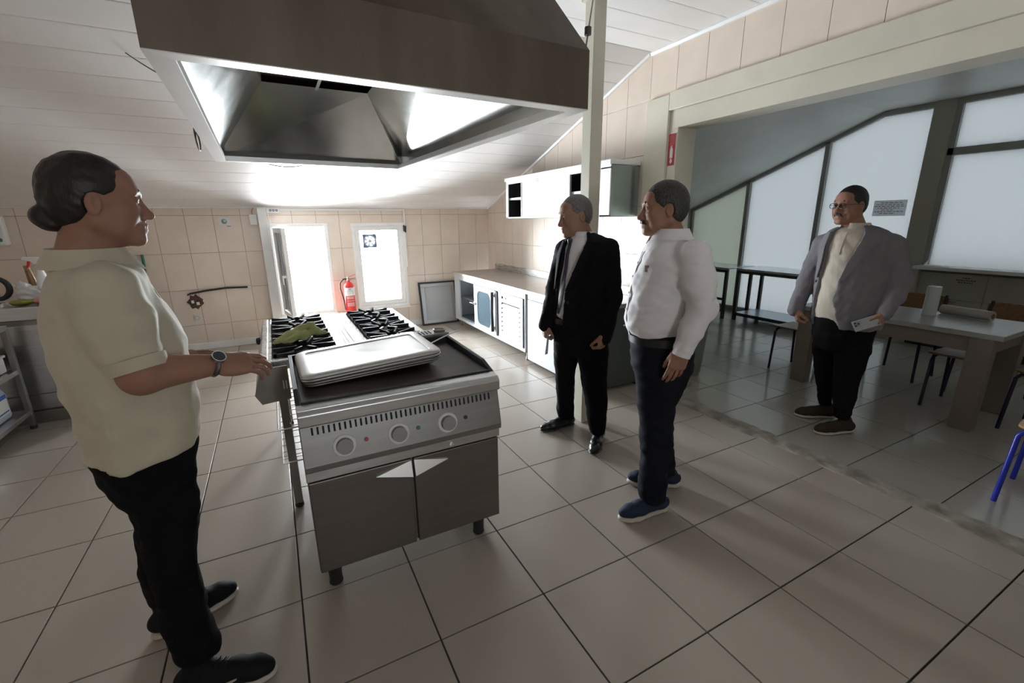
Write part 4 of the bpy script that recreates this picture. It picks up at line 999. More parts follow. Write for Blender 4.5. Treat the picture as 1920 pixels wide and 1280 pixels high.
def stool(x0, y0, label):
    s = root('low_stool', (x0 + .2, y0 + .125, .012), label, 'stool', 'dark tube stools at the desk')
    for y in (y0, y0 + .25):
        obj('leg_frame', MB().tube([(x0, y, .012), (x0 + .03, y, .40), (x0 + .05, y, .43), (x0 + .09, y, .44), (x0 + .31, y, .44), (x0 + .35, y, .43), (x0 + .37, y, .40), (x0 + .40, y, .012)], .012, 8), M_dblue, s, smooth=True)
    obj('seat', MB().box(x0 + .03, x0 + .37, y0 - .03, y0 + .28, .453, .468), M_wood, s, bevel=.004)
stool(4.66, 1.25, 'dark tube stool pushed under the desk beside its near panel leg')
stool(4.50, 2.475, 'dark tube stool at the far desk end, half hidden by the grey blazer')

bn = root('waste_bin', (3.75, 3.1, .012), 'grey green tapered plastic bin just inside the dining room', 'bin')
mb = MB().lathe([(.001, 0), (.155, 0), (.165, .03), (.20, .50), (.212, .52), (.212, .54), (.19, .54), (.15, .03), (.001, .03)], (3.62, 3.08, .012), 28)
obj('body', mb, mat('bin_plastic', (.20, .225, .20), .45), bn, smooth=True)
obj('rim', MB().tube([(3.62 + .206 * math.cos(t), 3.08 + .206 * math.sin(t), .545) for t in np.linspace(0, 2 * PI, 29)[:-1]], .012, 8, True), mat('bin_plastic', (.2, .225, .2)), bn, smooth=True)

# ------------------------------------------------------------------ organic shapes: signed distance volumes meshed by surface nets
class Vol:
    def __init__(s, lo, hi, h):
        s.h = h; s.lo = np.array(lo, np.float32); n = np.ceil((np.array(hi) - s.lo) / h).astype(int) + 1
        s.n = n; s.f = np.full(n, 9.0, np.float32)
        s.ax = [s.lo[i] + h * np.arange(n[i], dtype=np.float32) for i in range(3)]
    def sl(s, lo, hi):
        a = np.clip(np.floor((np.array(lo) - s.lo) / s.h).astype(int), 0, s.n - 1); b = np.clip(np.ceil((np.array(hi) - s.lo) / s.h).astype(int) + 1, 1, s.n)
        b = np.maximum(b, a + 1)
        X = s.ax[0][a[0]:b[0]][:, None, None]; Y = s.ax[1][a[1]:b[1]][None, :, None]; Z = s.ax[2][a[2]:b[2]][None, None, :]
        return (slice(a[0], b[0]), slice(a[1], b[1]), slice(a[2], b[2])), X, Y, Z
    def comb(s, ix, d, k, sub=False):
        f = s.f[ix]
        if sub:
            d = -d; h = np.maximum(k - np.abs(f - d), 0) / max(k, 1e-6); s.f[ix] = np.maximum(f, d) + h * h * k * .25
        else:
            h = np.maximum(k - np.abs(f - d), 0) / max(k, 1e-6); s.f[ix] = np.minimum(f, d) - h * h * k * .25
    def cap(s, a, b, ra, rb=None, k=.01, sub=False, flat=None):
        """tapered capsule; flat=(axis vector, factor) squashes the section along that axis"""
        rb = ra if rb is None else rb; a = np.array(a, float); b = np.array(b, float); m = max(ra, rb) + k + .02
        ix, X, Y, Z = s.sl(np.minimum(a, b) - m, np.maximum(a, b) + m)
        d = b - a; L = max(d @ d, 1e-9)
        px, py, pz = X - a[0], Y - a[1], Z - a[2]
        t = np.clip((px * d[0] + py * d[1] + pz * d[2]) / L, 0, 1)
        qx, qy, qz = px - t * d[0], py - t * d[1], pz - t * d[2]
        r = ra + (rb - ra) * t
        if flat is not None:
            n = np.array(flat[0], float); n /= np.linalg.norm(n); w = qx * n[0] + qy * n[1] + qz * n[2]; e = w * (1 / flat[1] - 1)
            qx, qy, qz = qx + e * n[0], qy + e * n[1], qz + e * n[2]
            dist = (np.sqrt(qx * qx + qy * qy + qz * qz) - r) * min(1, flat[1] + .25)
        else: dist = np.sqrt(qx * qx + qy * qy + qz * qz) - r
        s.comb(ix, dist, k, sub); return s
    def chain(s, pts, rs, k=.01, flat=None):
        for i in range(len(pts) - 1): s.cap(pts[i], pts[i + 1], rs[i], rs[i + 1], k, flat=flat)
        return s
    def ell(s, c, r, M=np.eye(3), k=.01, sub=False):
        c = np.array(c, float); M = np.array(M, float); m = max(r) + k + .02
        ix, X, Y, Z = s.sl(c - m, c + m); px, py, pz = X - c[0], Y - c[1], Z - c[2]
        k0 = 0; k1 = 0
        for i in range(3):
            u = px * M[0][i] + py * M[1][i] + pz * M[2][i]; k0 = k0 + (u / r[i]) ** 2; k1 = k1 + (u / r[i] ** 2) ** 2
        k0 = np.sqrt(k0); k1 = np.sqrt(k1) + 1e-6
        s.comb(ix, k0 * (k0 - 1) / k1, k, sub); return s
    def half(s, p, n, k=.004):
        """cut away the side the normal points to"""
        p, n = np.array(p, float), np.array(n, float) / np.linalg.norm(n)
        ix, X, Y, Z = s.sl(s.lo, s.lo + s.n * s.h); s.comb(ix, -((X - p[0]) * n[0] + (Y - p[1]) * n[1] + (Z - p[2]) * n[2]), k, True); return s
    def loft(s, L, k=.01, grow=0.0, z0=None, z1=None, cut=None, ke=.012, sub=False):
        """L: Loft; cut(phi, z) -> metres outside a gap (negative inside the gap)"""
        z0 = L.z[0] if z0 is None else z0; z1 = L.z[-1] if z1 is None else z1
        m = max(L.a.max(), L.b.max()) + .05 + grow
        lo = np.array((L.cx.min() - m, L.cy.min() - m, z0 - .04)); hi = np.array((L.cx.max() + m, L.cy.max() + m, z1 + .04))
        ix, X, Y, Z = s.sl(lo, hi); z = Z[0, 0]; cx, cy, a, b = (q[None, None, :].astype(np.float32) for q in L.at(z))
        a = a + grow; b = b + grow
        u = (X - cx) * L.e1[0] + (Y - cy) * L.e1[1]; v = (X - cx) * L.e2[0] + (Y - cy) * L.e2[1]
        e = L.exp; q = (np.abs(u / a) ** e + np.abs(v / b) ** e) ** (1 / e); rad = np.sqrt(u * u + v * v) + 1e-6
        d = (q - 1) * np.minimum(rad / np.maximum(q, .15), np.maximum(a, b))
        for lim in (z0 - Z, Z - z1):
            h = np.maximum(ke - np.abs(d - lim), 0) / ke; d = np.maximum(d, lim) + h * h * ke * .25
        if cut is not None:
            ph = np.arctan2(v / b, u / a); c = cut(ph, Z + 0 * ph, .5 * (a + b)); d = np.maximum(d, -c) if not sub else d
        s.comb(ix, d, k, sub); return s
    def wrinkle(s, amp, wl, seed, zr=None, aniso=(1, 1, 1)):
        r = np.random.default_rng(seed); X = s.ax[0][:, None, None] - s.lo[0]; Y = s.ax[1][None, :, None] - s.lo[1]; Z = s.ax[2][None, None, :] - s.lo[2]
        n = 0
        for i in range(7):
            v = r.normal(size=3) * np.array(aniso); v = v / np.linalg.norm(v) * 2 * PI / (wl * r.uniform(.7, 1.5)); p = r.uniform(0, 6.28, 4)
            w = 1.1 * np.sin(X * v[2] * .35 + p[1]) + 1.1 * np.sin(Y * v[0] * .35 + p[2]) + .9 * np.sin(Z * v[1] * .3 + p[3])
            n = n + np.sin(X * v[0] + Y * v[1] + Z * v[2] + w + p[0])
        n = n / 7 ** .5
        g = amp * n
        if zr is not None: g = g * np.clip((zr[1] - s.ax[2]) / (zr[1] - zr[0]), 0, 1)[None, None, :] if len(zr) == 2 else g
        s.f = s.f + g.astype(np.float32); return s
    def nets(s):
        f = s.f; f[0] = f[-1] = 1; f[:, 0] = f[:, -1] = 1; f[:, :, 0] = f[:, :, -1] = 1
        ins = f < 0; c = np.zeros(tuple(s.n - 1), np.int8)
        for dx in (0, 1):
            for dy in (0, 1):
                for dz in (0, 1): c += ins[dx:s.n[0] - 1 + dx, dy:s.n[1] - 1 + dy, dz:s.n[2] - 1 + dz]
        act = np.argwhere((c > 0) & (c < 8)); idx = np.full(c.shape, -1, np.int64); idx[tuple(act.T)] = np.arange(len(act))
        acc = np.zeros((len(act), 3)); cnt = np.zeros(len(act)); i, j, k = act.T
        for ax in range(3):
            o1, o2 = [q for q in range(3) if q != ax]
            for p in (0, 1):
                for q in (0, 1):
                    a = [0, 0, 0]; a[o1] = p; a[o2] = q; b = list(a); b[ax] = 1
                    fa = f[i + a[0], j + a[1], k + a[2]]; fb = f[i + b[0], j + b[1], k + b[2]]; m = (fa < 0) != (fb < 0)
                    t = np.where(m, fa / np.where(m, fa - fb, 1), 0); P = np.tile(np.array(a, float), (len(act), 1)); P[:, ax] = t
                    acc[m] += P[m]; cnt[m] += 1
        V = s.lo + s.h * (act + acc / cnt[:, None]); Fs = []
        for ax in range(3):
            o1, o2 = [q for q in range(3) if q != ax]
            sa = [slice(None)] * 3; sb = [slice(None)] * 3; sa[ax] = slice(0, -1); sb[ax] = slice(1, None)
            A, B = ins[tuple(sa)], ins[tuple(sb)]; e = np.argwhere(A != B); e = e[(e[:, o1] > 0) & (e[:, o2] > 0)]
            if not len(e): continue
            fl = A[tuple(e.T)]
            def cid(d1, d2):
                q = e.copy(); q[:, o1] -= d1; q[:, o2] -= d2; return idx[tuple(q.T)]
            Q = np.stack([cid(1, 1), cid(0, 1), cid(0, 0), cid(1, 0)], 1)
            if ax == 1: fl = ~fl
            Q[~fl] = Q[~fl][:, ::-1]; Fs.append(Q)
        return V, np.concatenate(Fs)

def mesh_np(name, parts, mat_, parent, smooth_iter=0):
    """parts: list of (V, F quads) joined into one mesh object under parent"""
    Vs = []; Fs = []; n = 0
    for V, F in parts: Vs.append(V); Fs.append(F + n); n += len(V)
    V = np.concatenate(Vs) - wloc(parent); F = np.concatenate(Fs)
    me = bpy.data.meshes.new(name); me.vertices.add(len(V)); me.vertices.foreach_set('co', V.astype(np.float32).ravel())
    me.loops.add(F.size); me.loops.foreach_set('vertex_index', F.astype(np.int32).ravel())
    me.polygons.add(len(F)); me.polygons.foreach_set('loop_start', np.arange(0, F.size, 4, dtype=np.int32))
    try: me.polygons.foreach_set('loop_total', np.full(len(F), 4, np.int32))
    except Exception: pass
    me.polygons.foreach_set('use_smooth', np.ones(len(F), bool)); me.update(calc_edges=True); me.validate()
    return link(name, me, mat_, parent)

class Loft:
    """stacked ellipses: z, centre, half sizes along e1 (picture right) and e2 (away from us)"""
    def __init__(s, rows, e1, e2, exp=2.2):
        R = np.array(sorted(rows, key=lambda r: r[0]), float); s.z, s.cx, s.cy, s.a, s.b = R.T; s.e1 = np.array(e1); s.e2 = np.array(e2); s.exp = exp
    def at(s, z):
        z = np.clip(z, s.z[0], s.z[-1]); out = []
        for q in (s.cx, s.cy, s.a, s.b):
            m = np.gradient(q, s.z); i = np.clip(np.searchsorted(s.z, z) - 1, 0, len(s.z) - 2); h = s.z[i + 1] - s.z[i]; t = (z - s.z[i]) / h
            # limited slopes keep the curve between its stations
            out.append((2 * t ** 3 - 3 * t ** 2 + 1) * q[i] + (t ** 3 - 2 * t ** 2 + t) * h * m[i] * .8 + (-2 * t ** 3 + 3 * t ** 2) * q[i + 1] + (t ** 3 - t ** 2) * h * m[i + 1] * .8)
        return out
    def pt(s, phi, z, off=0.0):
        cx, cy, a, b = (float(q) for q in s.at(np.array([z], float)) for q in q) if False else [float(q[0]) for q in s.at(np.array([z], float))]
        e = s.exp; c, n = math.cos(phi), math.sin(phi)
        q = (abs(c) ** e + abs(n) ** e) ** (-1 / e)
        u, v = (a + off) * c * q, (b + off) * n * q
        return np.array((cx + u * s.e1[0] + v * s.e2[0], cy + u * s.e1[1] + v * s.e2[1], z))
    def grown(s, g):
        L = Loft(np.stack([s.z, s.cx, s.cy, s.a + g, s.b + g], 1), s.e1, s.e2, s.exp); return L

class Fig:
    """a person's frame: pixels of the picture are carried to the upright plane through the feet"""
    def __init__(s, gx, gy, label, name='person'):
        s.g = np.array((gx, gy, 0.0)); d = s.g - CPOS; d[2] = 0; s.e2 = d / np.linalg.norm(d); s.e1 = np.array((s.e2[1], -s.e2[0], 0))
        s.o = root(name, s.g, label, 'person')
    def J(s, px, py, off=0.0):
        """world point on pixel ray, off metres behind (+) or in front (-) of the figure's plane"""
        r = CFW + CR * (px - 960) / F_PX - CU * (py - 640) / F_PX; n = s.e2; p = s.g + n * off
        return CPOS + r * ((p - CPOS) @ n) / (r @ n)
    def rows(s, st):
        """st: (pxL, pyL, pxR, pyR, half depth, depth offset)"""
        out = []
        for pl, yl, pr, yr, hb, off in st:
            A, B = s.J(pl, yl, off), s.J(pr, yr, off); c = (A + B) / 2; out.append((c[2], c[0], c[1], np.linalg.norm((B - A)[:2]) / 2, hb))
        return out
    def loft(s, st, exp=2.2): return Loft(s.rows(st), s.e1, s.e2, exp)
    def dir(s, deg):
        """horizontal direction, 0 = picture right, 90 = away from us, 180 = left, -90 = towards us"""
        t = math.radians(deg); return s.e1 * math.cos(t) + s.e2 * math.sin(t)

def frame(f, u=(0, 0, 1)):
    f = np.array(f, float) / np.linalg.norm(f); l = np.cross(u, f); l /= np.linalg.norm(l); return f, l, np.cross(f, l)

M_skin = mat('skin_tanned', (.33, .178, .125), .55, spec=.22, var=.12, vscale=18, bump=.05, bscale=160, sss=.06)
M_skin2 = mat('skin_light', (.36, .208, .150), .55, spec=.22, var=.12, vscale=18, bump=.05, bscale=160, sss=.06)
M_lip = mat('lips', (.33, .13, .10), .45)
M_eyew = mat('eye_white', (.42, .38, .35), .3); M_iris = mat('iris_dark', (.03, .018, .012), .2)
M_hairb = mat('hair_dark_brown', (.016, .011, .009), .5, var=.3, vscale=60, bump=.35, bscale=170, stretch=(1, 1, .3))
M_hairg = mat('hair_grey', (.19, .18, .17), .6, col2=(.085, .08, .076), vscale=220, bump=.5, bscale=260, stretch=(1, 1, .35))
M_hairm = mat('hair_dark_grey', (.060, .058, .056), .6, col2=(.020, .019, .019), vscale=200, bump=.5, bscale=260, stretch=(1, 1, .35))
M_hairk = mat('hair_black', (.014, .013, .013), .55, var=.3, vscale=60, bump=.35, bscale=190)

def head(fig, C, fdir, scale=1.0, neck=None, skin=M_skin, nose=1.0, fat=1.0, tiltu=(0, 0, 1), h=.0032):
    """returns (V,F) of the head with neck, plus a frame function"""
    f, l, u = frame(fdir, tiltu); M = np.stack([f, l, u], 1); C = np.array(C, float)
    def P(x, y, z): return C + scale * (f * x + l * y + u * z)
    lo, hi = C - .20 * scale - np.array((0, 0, .06)), C + .20 * scale
    if neck is not None: lo = np.minimum(lo, np.array(neck) - .09); hi = np.maximum(hi, np.array(neck) + .09)
    v = Vol(lo, hi, h); S = scale
    v.ell(P(-.012, 0, .032), (.096 * S, .075 * S, .088 * S), M, .01)
    v.ell(P(.012, 0, .0), (.086 * S, .071 * S, .080 * S), M, .02)
    v.ell(P(.034, 0, -.045), (.056 * S, .057 * S * fat, .070 * S), M, .025)
    for y in (-1, 1):
        v.cap(P(-.012, y * .054 * fat, -.055), P(.062, y * .022, -.100), .019 * S, .017 * S, .025)
        v.ell(P(.058, y * .038 * fat, -.026), (.028 * S, .026 * S, .026 * S), M, .022)
        v.ell(P(.040, y * .045 * fat, -.060), (.028 * S, .022 * S * fat, .030 * S), M, .025)
        v.cap(P(.080, y * .042, .030), P(.092, y * .012, .026), .011 * S, .010 * S, .018)
    v.cap(P(.079, -.008, -.103), P(.079, .008, -.103), .019 * S, .019 * S, .022)
    v.ell(P(.046, 0, .052), (.046 * S, .060 * S, .044 * S), M, .02)
    for y in (-1, 1):
        v.ell(P(.104, y * .032, .006), (.021 * S, .021 * S, .013 * S), M, .014, True)
        v.ell(P(.0785, y * .032, .005), (.0128 * S, .0150 * S, .0110 * S), M, .004); v.ell(P(.0815, y * .032, .0105), (.0125 * S, .0155 * S, .0062 * S), M, .004)
    v.cap(P(.086, 0, .016), P(.105 + .006 * nose, 0, -.030), .0085 * S, .0115 * S, .012)
    v.ell(P(.106 + .008 * nose, 0, -.036), (.013 * S, .0125 * S, .011 * S), M, .008)
    for y in (-1, 1): v.ell(P(.098, y * .0125, -.040), (.0115 * S, .008 * S, .009 * S), M, .006)
    v.ell(P(.082, 0, -.068), (.018 * S, .030 * S, .022 * S), M, .018)
    v.cap(P(.090, -.020, -.0655), P(.090, .020, -.0655), .006 * S, .006 * S, .006); v.cap(P(.099, -.007, -.064), P(.099, .007, -.064), .0055 * S, .0055 * S, .01)
    v.cap(P(.089, -.016, -.0775), P(.089, .016, -.0775), .0068 * S, .0068 * S, .006); v.cap(P(.097, -.006, -.078), P(.097, .006, -.078), .006 * S, .006 * S, .01)
    v.cap(P(.108, -.023, -.0715), P(.108, .023, -.0715), .004 * S, .004 * S, .003, True)
    for y in (-1, 1):
        E = np.stack([f * .92 - l * y * .4, l * y * .92 + f * .4, u], 1); E = np.stack([f, l, u], 1)
        v.ell(P(-.010, y * .078, -.008), (.018 * S, .0085 * S, .031 * S), M, .006)
        v.ell(P(-.004, y * .086, -.005), (.009 * S, .006 * S, .018 * S), M, .004, True)
    if neck is not None:
        nk = np.array(neck, float)
        v.cap(P(-.028, 0, -.055), nk - f * .008, .050 * S, .058 * S * (.6 + .4 * fat), .03)
        v.cap(P(.020, 0, -.085), nk + f * .028, .030 * S * fat, .036 * S, .03)
    return v.nets(), P, (f, l, u), M

def eyes(fig, P, fr, S, body, brow=M_hairk, thick=1.0):
    f, l, u = fr
    for y in (-1, 1):
        c = P(.0800, y * .032, .0030)
        mb = MB(); n = 12
        def sph(mb, c, r, nn=10):
            vs = []; 
            for i in range(nn + 1):
                t = PI * i / nn
                for k in range(nn * 2):
                    p = PI * k / nn; vs.append(c + r * (f * math.cos(t) + math.sin(t) * (l * math.cos(p) + u * math.sin(p))))
            m = nn * 2
            return mb.add(vs, [(i * m + k, (i + 1) * m + k, (i + 1) * m + (k + 1) % m, i * m + (k + 1) % m) for i in range(nn) for k in range(m)])
        e = obj('eye', sph(MB(), c, .0112 * S), M_eyew, body, smooth=True)
        obj('iris', sph(MB(), c + f * .0064 * S, .0060 * S), M_iris, e, smooth=True)
        v = Vol(P(.09, y * .032, .026) - .045, P(.09, y * .032, .026) + .045, .003)
        v.chain([P(.096, y * .014, .027), P(.093, y * .032, .033), P(.080, y * .050, .026)], [.0042 * S * thick, .0048 * S * thick, .003 * S], .004)
        mesh_np('eyebrow', [v.nets()], brow, fig.o)

def short_hair(fig, P, fr, M, S, m, front=.084, grow=.008, h=.0042, low=-.055, temple=.052):
    f, l, u = fr; c0 = P(0, 0, .02); v = Vol(c0 - .17 * S, c0 + .17 * S, h)
    v.ell(P(-.012, 0, .032), ((.096 + grow) * S, (.075 + grow) * S, (.088 + grow * 1.5) * S), M, .01)
    v.ell(P(-.020, 0, -.01), ((.080 + grow) * S, (.070 + grow * .9) * S, (.075) * S), M, .02)
    # face side: cut by a plane leaning back, and a lower one in front of the ears
    v.half(P(front, 0, .064), f * .66 - u * .75, .010)
    v.half(P(0, 0, low), -u + f * .25, .006)
    for y in (-1, 1): v.ell(P(-.006, y * .078, -.012), (.026 * S, .022 * S, .038 * S), M, .006, True)
    v.wrinkle(.0008, .016, 5)
    return mesh_np('hair', [v.nets()], m, fig.o)

def hand(W, d, n, s, curl, spread=.0, thumb=(.55, .75, .25), tcurl=.4, size=1.0, h=.0034, side=1):
    """W wrist, d towards the fingers, n out of the palm, s towards the thumb; curl = bend per joint (rad) for 4 fingers"""
    d = np.array(d, float); d /= np.linalg.norm(d); n = np.array(n, float); n -= d * (n @ d); n /= np.linalg.norm(n); s = np.cross(d, n) * (1 if np.dot(np.cross(d, n), s) > 0 else -1)
    W = np.array(W, float); q = size
    v = Vol(W - .215 * q, W + .215 * q, h)
    base = [.030, .0105, -.0105, -.029]; ln = [(.043, .026, .022), (.047, .030, .023), (.044, .028, .023), (.034, .021, .020)]
    rad = [.0092, .0095, .0090, .0080]; kn = [.088, .092, .087, .078]
    v.cap(W - d * .03 * q, W + d * .012 * q, .026 * q, .026 * q, .012, flat=(n, .75))
    for i in range(4): v.cap(W + d * .012 * q + s * base[i] * .55 * q, W + d * (kn[i] - .004) * q + s * base[i] * q, .0165 * q, .0120 * q, .016)
    v.ell(W + (d * .035 + s * .026 + n * .010) * q, (.030 * q, .018 * q, .016 * q), np.stack([d, s, n], 1), .015)
    v.ell(W + (d * .04 - s * .024 + n * .008) * q, (.034 * q, .014 * q, .014 * q), np.stack([d, s, n], 1), .015)
    for i in range(4):
        p = W + d * kn[i] * q + s * base[i] * q; a = 0.0; c = curl[i] if hasattr(curl, '__len__') else curl
        sp = spread * (1.5 - i) / 1.5
        for j in range(3):
            a += c * (.9 if j == 0 else 1.05)
            e = p + ((d * math.cos(a) + n * math.sin(a)) + s * sp * math.cos(a)) * ln[i][j] * q
            v.cap(p, e, rad[i] * q * (1 - .08 * j), rad[i] * q * (.93 - .1 * j), .0035); p = e
    t = np.array(thumb); p = W + (d * .022 + s * .030 + n * .006) * q; dr = d * t[0] + s * t[1] + n * t[2]; dr /= np.linalg.norm(dr)
    e = p + dr * .040 * q; v.cap(p, e, .0155 * q, .0118 * q, .012); p = e
    for j in range(2):
        dr = dr * math.cos(tcurl) + (n * .5 + d * .6 - s * .5) * math.sin(tcurl); dr /= np.linalg.norm(dr); e = p + dr * (.032 - .006 * j) * q; v.cap(p, e, .0112 * q - .0006 * j, .0098 * q - .001 * j, .004); p = e
    return v.nets()

def vol_around(pts, pad, h):
    a = np.array(pts); return Vol(a.min(0) - pad, a.max(0) + pad, h)

def shoe(fig, heel, toe, m_up, m_sole, sole_h=.028, width=.098, high=.062, toe_h=.042, pointed=.0, h=.0045, name='shoe', heel_block=False, ankle=None):
    heel, toe = np.array(heel, float), np.array(toe, float); heel[2] = toe[2] = 0; d = toe - heel; L = np.linalg.norm(d); d /= L; w = np.array((-d[1], d[0], 0)); up = np.array((0, 0, 1.0))
    c = (heel + toe) / 2; M = np.stack([d, w, up], 1)
    def Q(x, y, z): return heel + d * x * L + w * y * width + up * z
    gz = fig.gz if hasattr(fig, 'gz') else 0.0
    def off(p): return p + up * gz
    # sole: flattened chain of discs along the foot
    v = Vol(off(c) - np.array((L, L, .02)), off(c) + np.array((L, L, .16)), h)
    stations = [(.10, .33, 0), (.30, .34, 0), (.50, .38, .02), (.70, .47, .03), (.86, .42 - .10 * pointed, .02), (.955, .27 - .12 * pointed, .0)]
    for i in range(len(stations) - 1):
        a, b = stations[i], stations[i + 1]; v.cap(off(Q(a[0], a[2], sole_h * .5)), off(Q(b[0], b[2], sole_h * .5)), a[1] * width, b[1] * width, .008, flat=(up, sole_h * .62 / (.4 * width)))
    v.half(off(np.array((0, 0, .001))), (0, 0, -1), .001); v.half(off(np.array((0, 0, sole_h))), (0, 0, 1), .004)
    so = v.nets()
    v = Vol(off(c) - np.array((L, L, .02)), off(c) + np.array((L, L, .20)), h)
    zs = sole_h
    v.chain([off(Q(.11, 0, zs + high * .45)), off(Q(.35, 0, zs + high * .42)), off(Q(.62, .02, zs + toe_h * .38)), off(Q(.83, .02, zs + toe_h * .28)), off(Q(.93, .0, zs + toe_h * .2))],
            [.37 * width, .39 * width, .44 * width, (.40 - .09 * pointed) * width, (.30 - .11 * pointed) * width], .015, flat=(up, .85))
    v.chain([off(Q(.17, 0, zs + high * .5)), off(Q(.24, 0, zs + high + .015))], [.40 * width, .38 * width], .02)
    v.chain([off(Q(.34, 0, zs + high * .8)), off(Q(.60, .01, zs + toe_h * .75))], [.30 * width, .22 * width], .02)
    v.half(off(np.array((0, 0, sole_h - .004))), (0, 0, -1), .002)
    o = mesh_np(name, [v.nets()], m_up, fig.o)
    s_ = mesh_np('sole', [so], m_sole, o)
    return o, off, Q

def band(L, z0, z1, off, m, name, parent, n=64, t=.004, phis=None):
    """a flat band round a loft between two heights"""
    vs = []; ph = np.linspace(-PI, PI, n + 1)[:-1] if phis is None else np.linspace(*phis, n)
    for p in ph:
        for z, o in ((z0, off), (z1, off), (z1, off + t), (z0, off + t)): vs.append(L.pt(p, z, o))
    k = len(ph); fs = []
    for i in range(k if phis is None else k - 1):
        j = (i + 1) % k; fs += [(4 * i + a, 4 * i + (a + 1) % 4, 4 * j + (a + 1) % 4, 4 * j + a) for a in range(4)]
    if phis is not None: fs += [(0, 1, 2, 3), (4 * k - 1, 4 * k - 2, 4 * k - 3, 4 * k - 4)]
    return obj(name, MB().add(vs, fs), m, parent, smooth=True)

def patch(L, pts, off, m, name, parent, t=.003, nu=8):
    """a strip of cloth lying on a loft: pts = rows (z, phi0, phi1) from top to bottom"""
    vs = []; R = len(pts)
    for o in (off, off + t):
        for z, p0, p1 in pts:
            for i in range(nu + 1): vs.append(L.pt(p0 + (p1 - p0) * i / nu, z, o))
    w = nu + 1; N = R * w; fs = []
    for r in range(R - 1):
        for i in range(nu):
            a = r * w + i; fs += [(a, a + w, a + w + 1, a + 1), (N + a, N + a + 1, N + a + w + 1, N + a + w)]
    for r in range(R - 1): fs += [(r * w, r * w + N, (r + 1) * w + N, (r + 1) * w), (r * w + nu, (r + 1) * w + nu, (r + 1) * w + nu + N, r * w + nu + N)]
    for i in range(nu): fs += [(i, i + 1, i + 1 + N, i + N), ((R - 1) * w + i, (R - 1) * w + i + N, (R - 1) * w + i + 1 + N, (R - 1) * w + i + 1)]
    return obj(name, MB().add(vs, fs), m, parent, smooth=True)

def collar(c, ra, rb, fdir, up, h_in, h_out, flare, gap, m, parent, name='collar', tip=.03, t=.003, n=40, lean=.0, back=0.0):
    """folded collar round the neck: inner stand up, outer leaf down; open at the front by gap (rad)"""
    f, l, u = frame(fdir, up); c = np.array(c, float); vs = []
    ph = np.linspace(gap, 2 * PI - gap, n)
    for p in ph:
        cs, sn = math.cos(p), math.sin(p); fr_ = max(0, cs) ** 3
        rad = f * cs * ra + l * sn * rb; rn = rad / np.linalg.norm(rad)
        rise = u * (back * (.5 - .5 * cs) - lean * (.5 + .5 * cs))
        top = c + rad + rise + u * h_in
        vs += [c + rad + rise, top, top + rn * .006 + u * .003, c + rad + rn * (flare + .010 * fr_) + rise - u * (h_out - h_in + tip * fr_) , c + rad + rn * (flare - t + .008 * fr_) + rise - u * (h_out - h_in + tip * fr_ - .002), top + rn * .003 - u * .004]
    k = 6; fs = [(k * i + a, k * i + (a + 1) % k, k * (i + 1) + (a + 1) % k, k * (i + 1) + a) for i in range(n - 1) for a in range(k)]
    fs += [tuple(range(k)), tuple(range(k * n - 1, k * n - k - 1, -1))]
    return obj(name, MB().add(vs, fs), m, parent, smooth=True)

def disc_on(L, phi, z, off, r, m, name, parent, h=.003):
    p = L.pt(phi, z, off); q = L.pt(phi + .02, z, off); w = L.pt(phi, z + .01, off); a = q - p; b = w - p; n = np.cross(a, b); n /= np.linalg.norm(n)
    cxy = np.array([float(v[0]) for v in L.at(np.array([z], float))][:2]); 
    if n[:2] @ (p[:2] - cxy) < 0: n = -n
    return obj(name, disc(MB(), p - n * .001, n, r, h, 12), m, parent)

# ------------------------------------------------------------------ people
D2 = math.radians
def wrap(p): return (p + PI) % (2 * PI) - PI
M_polo = mat('cream_pique', (.52, .475, .36), .85, var=.06, vscale=12, bump=.12, bscale=420, sheen=.15)
M_blackcloth = mat('black_trouser_cloth', (.0065, .0065, .0075), .85, spec=.12, var=.2, vscale=10, bump=.08, bscale=300)
M_suit = mat('black_suit_cloth', (.0075, .0075, .009), .85, spec=.12, var=.15, vscale=10, bump=.06, bscale=400)
M_navy = mat('navy_trouser_cloth', (.0085, .010, .016), .8, spec=.15, var=.2, vscale=10, bump=.08, bscale=300)
M_shirtw = mat('white_shirt_cotton', (.76, .74, .76), .75, var=.03, vscale=10, bump=.08, bscale=300)
M_tie = mat('dark_tie_silk', (.035, .042, .065), .4, var=.3, vscale=40)
M_greyj = mat('grey_blazer_wool', (.190, .180, .198), .85, spec=.2, var=.08, vscale=20, bump=.12, bscale=350)
M_beige = mat('beige_polo_cotton', (.56, .50, .42), .85, var=.05, vscale=10, bump=.1, bscale=350)
M_leather = mat('black_shoe_leather', (.014, .015, .018), .28, coat=.3)
M_sneak = mat('black_sneaker_mesh', (.009, .010, .012), .7, spec=.15, bump=.15, bscale=300)
M_sneakb = mat('navy_sneaker_mesh', (.018, .028, .050), .7, spec=.2, bump=.15, bscale=300)
M_solew = mat('pale_rubber_sole', (.48, .44, .38), .6)
M_brownsh = mat('brown_suede', (.045, .034, .026), .9, spec=.1, bump=.1, bscale=250)
M_belt = mat('black_belt_leather', (.012, .012, .013), .4)
M_btn = mat('shirt_button', (.55, .52, .52), .4)

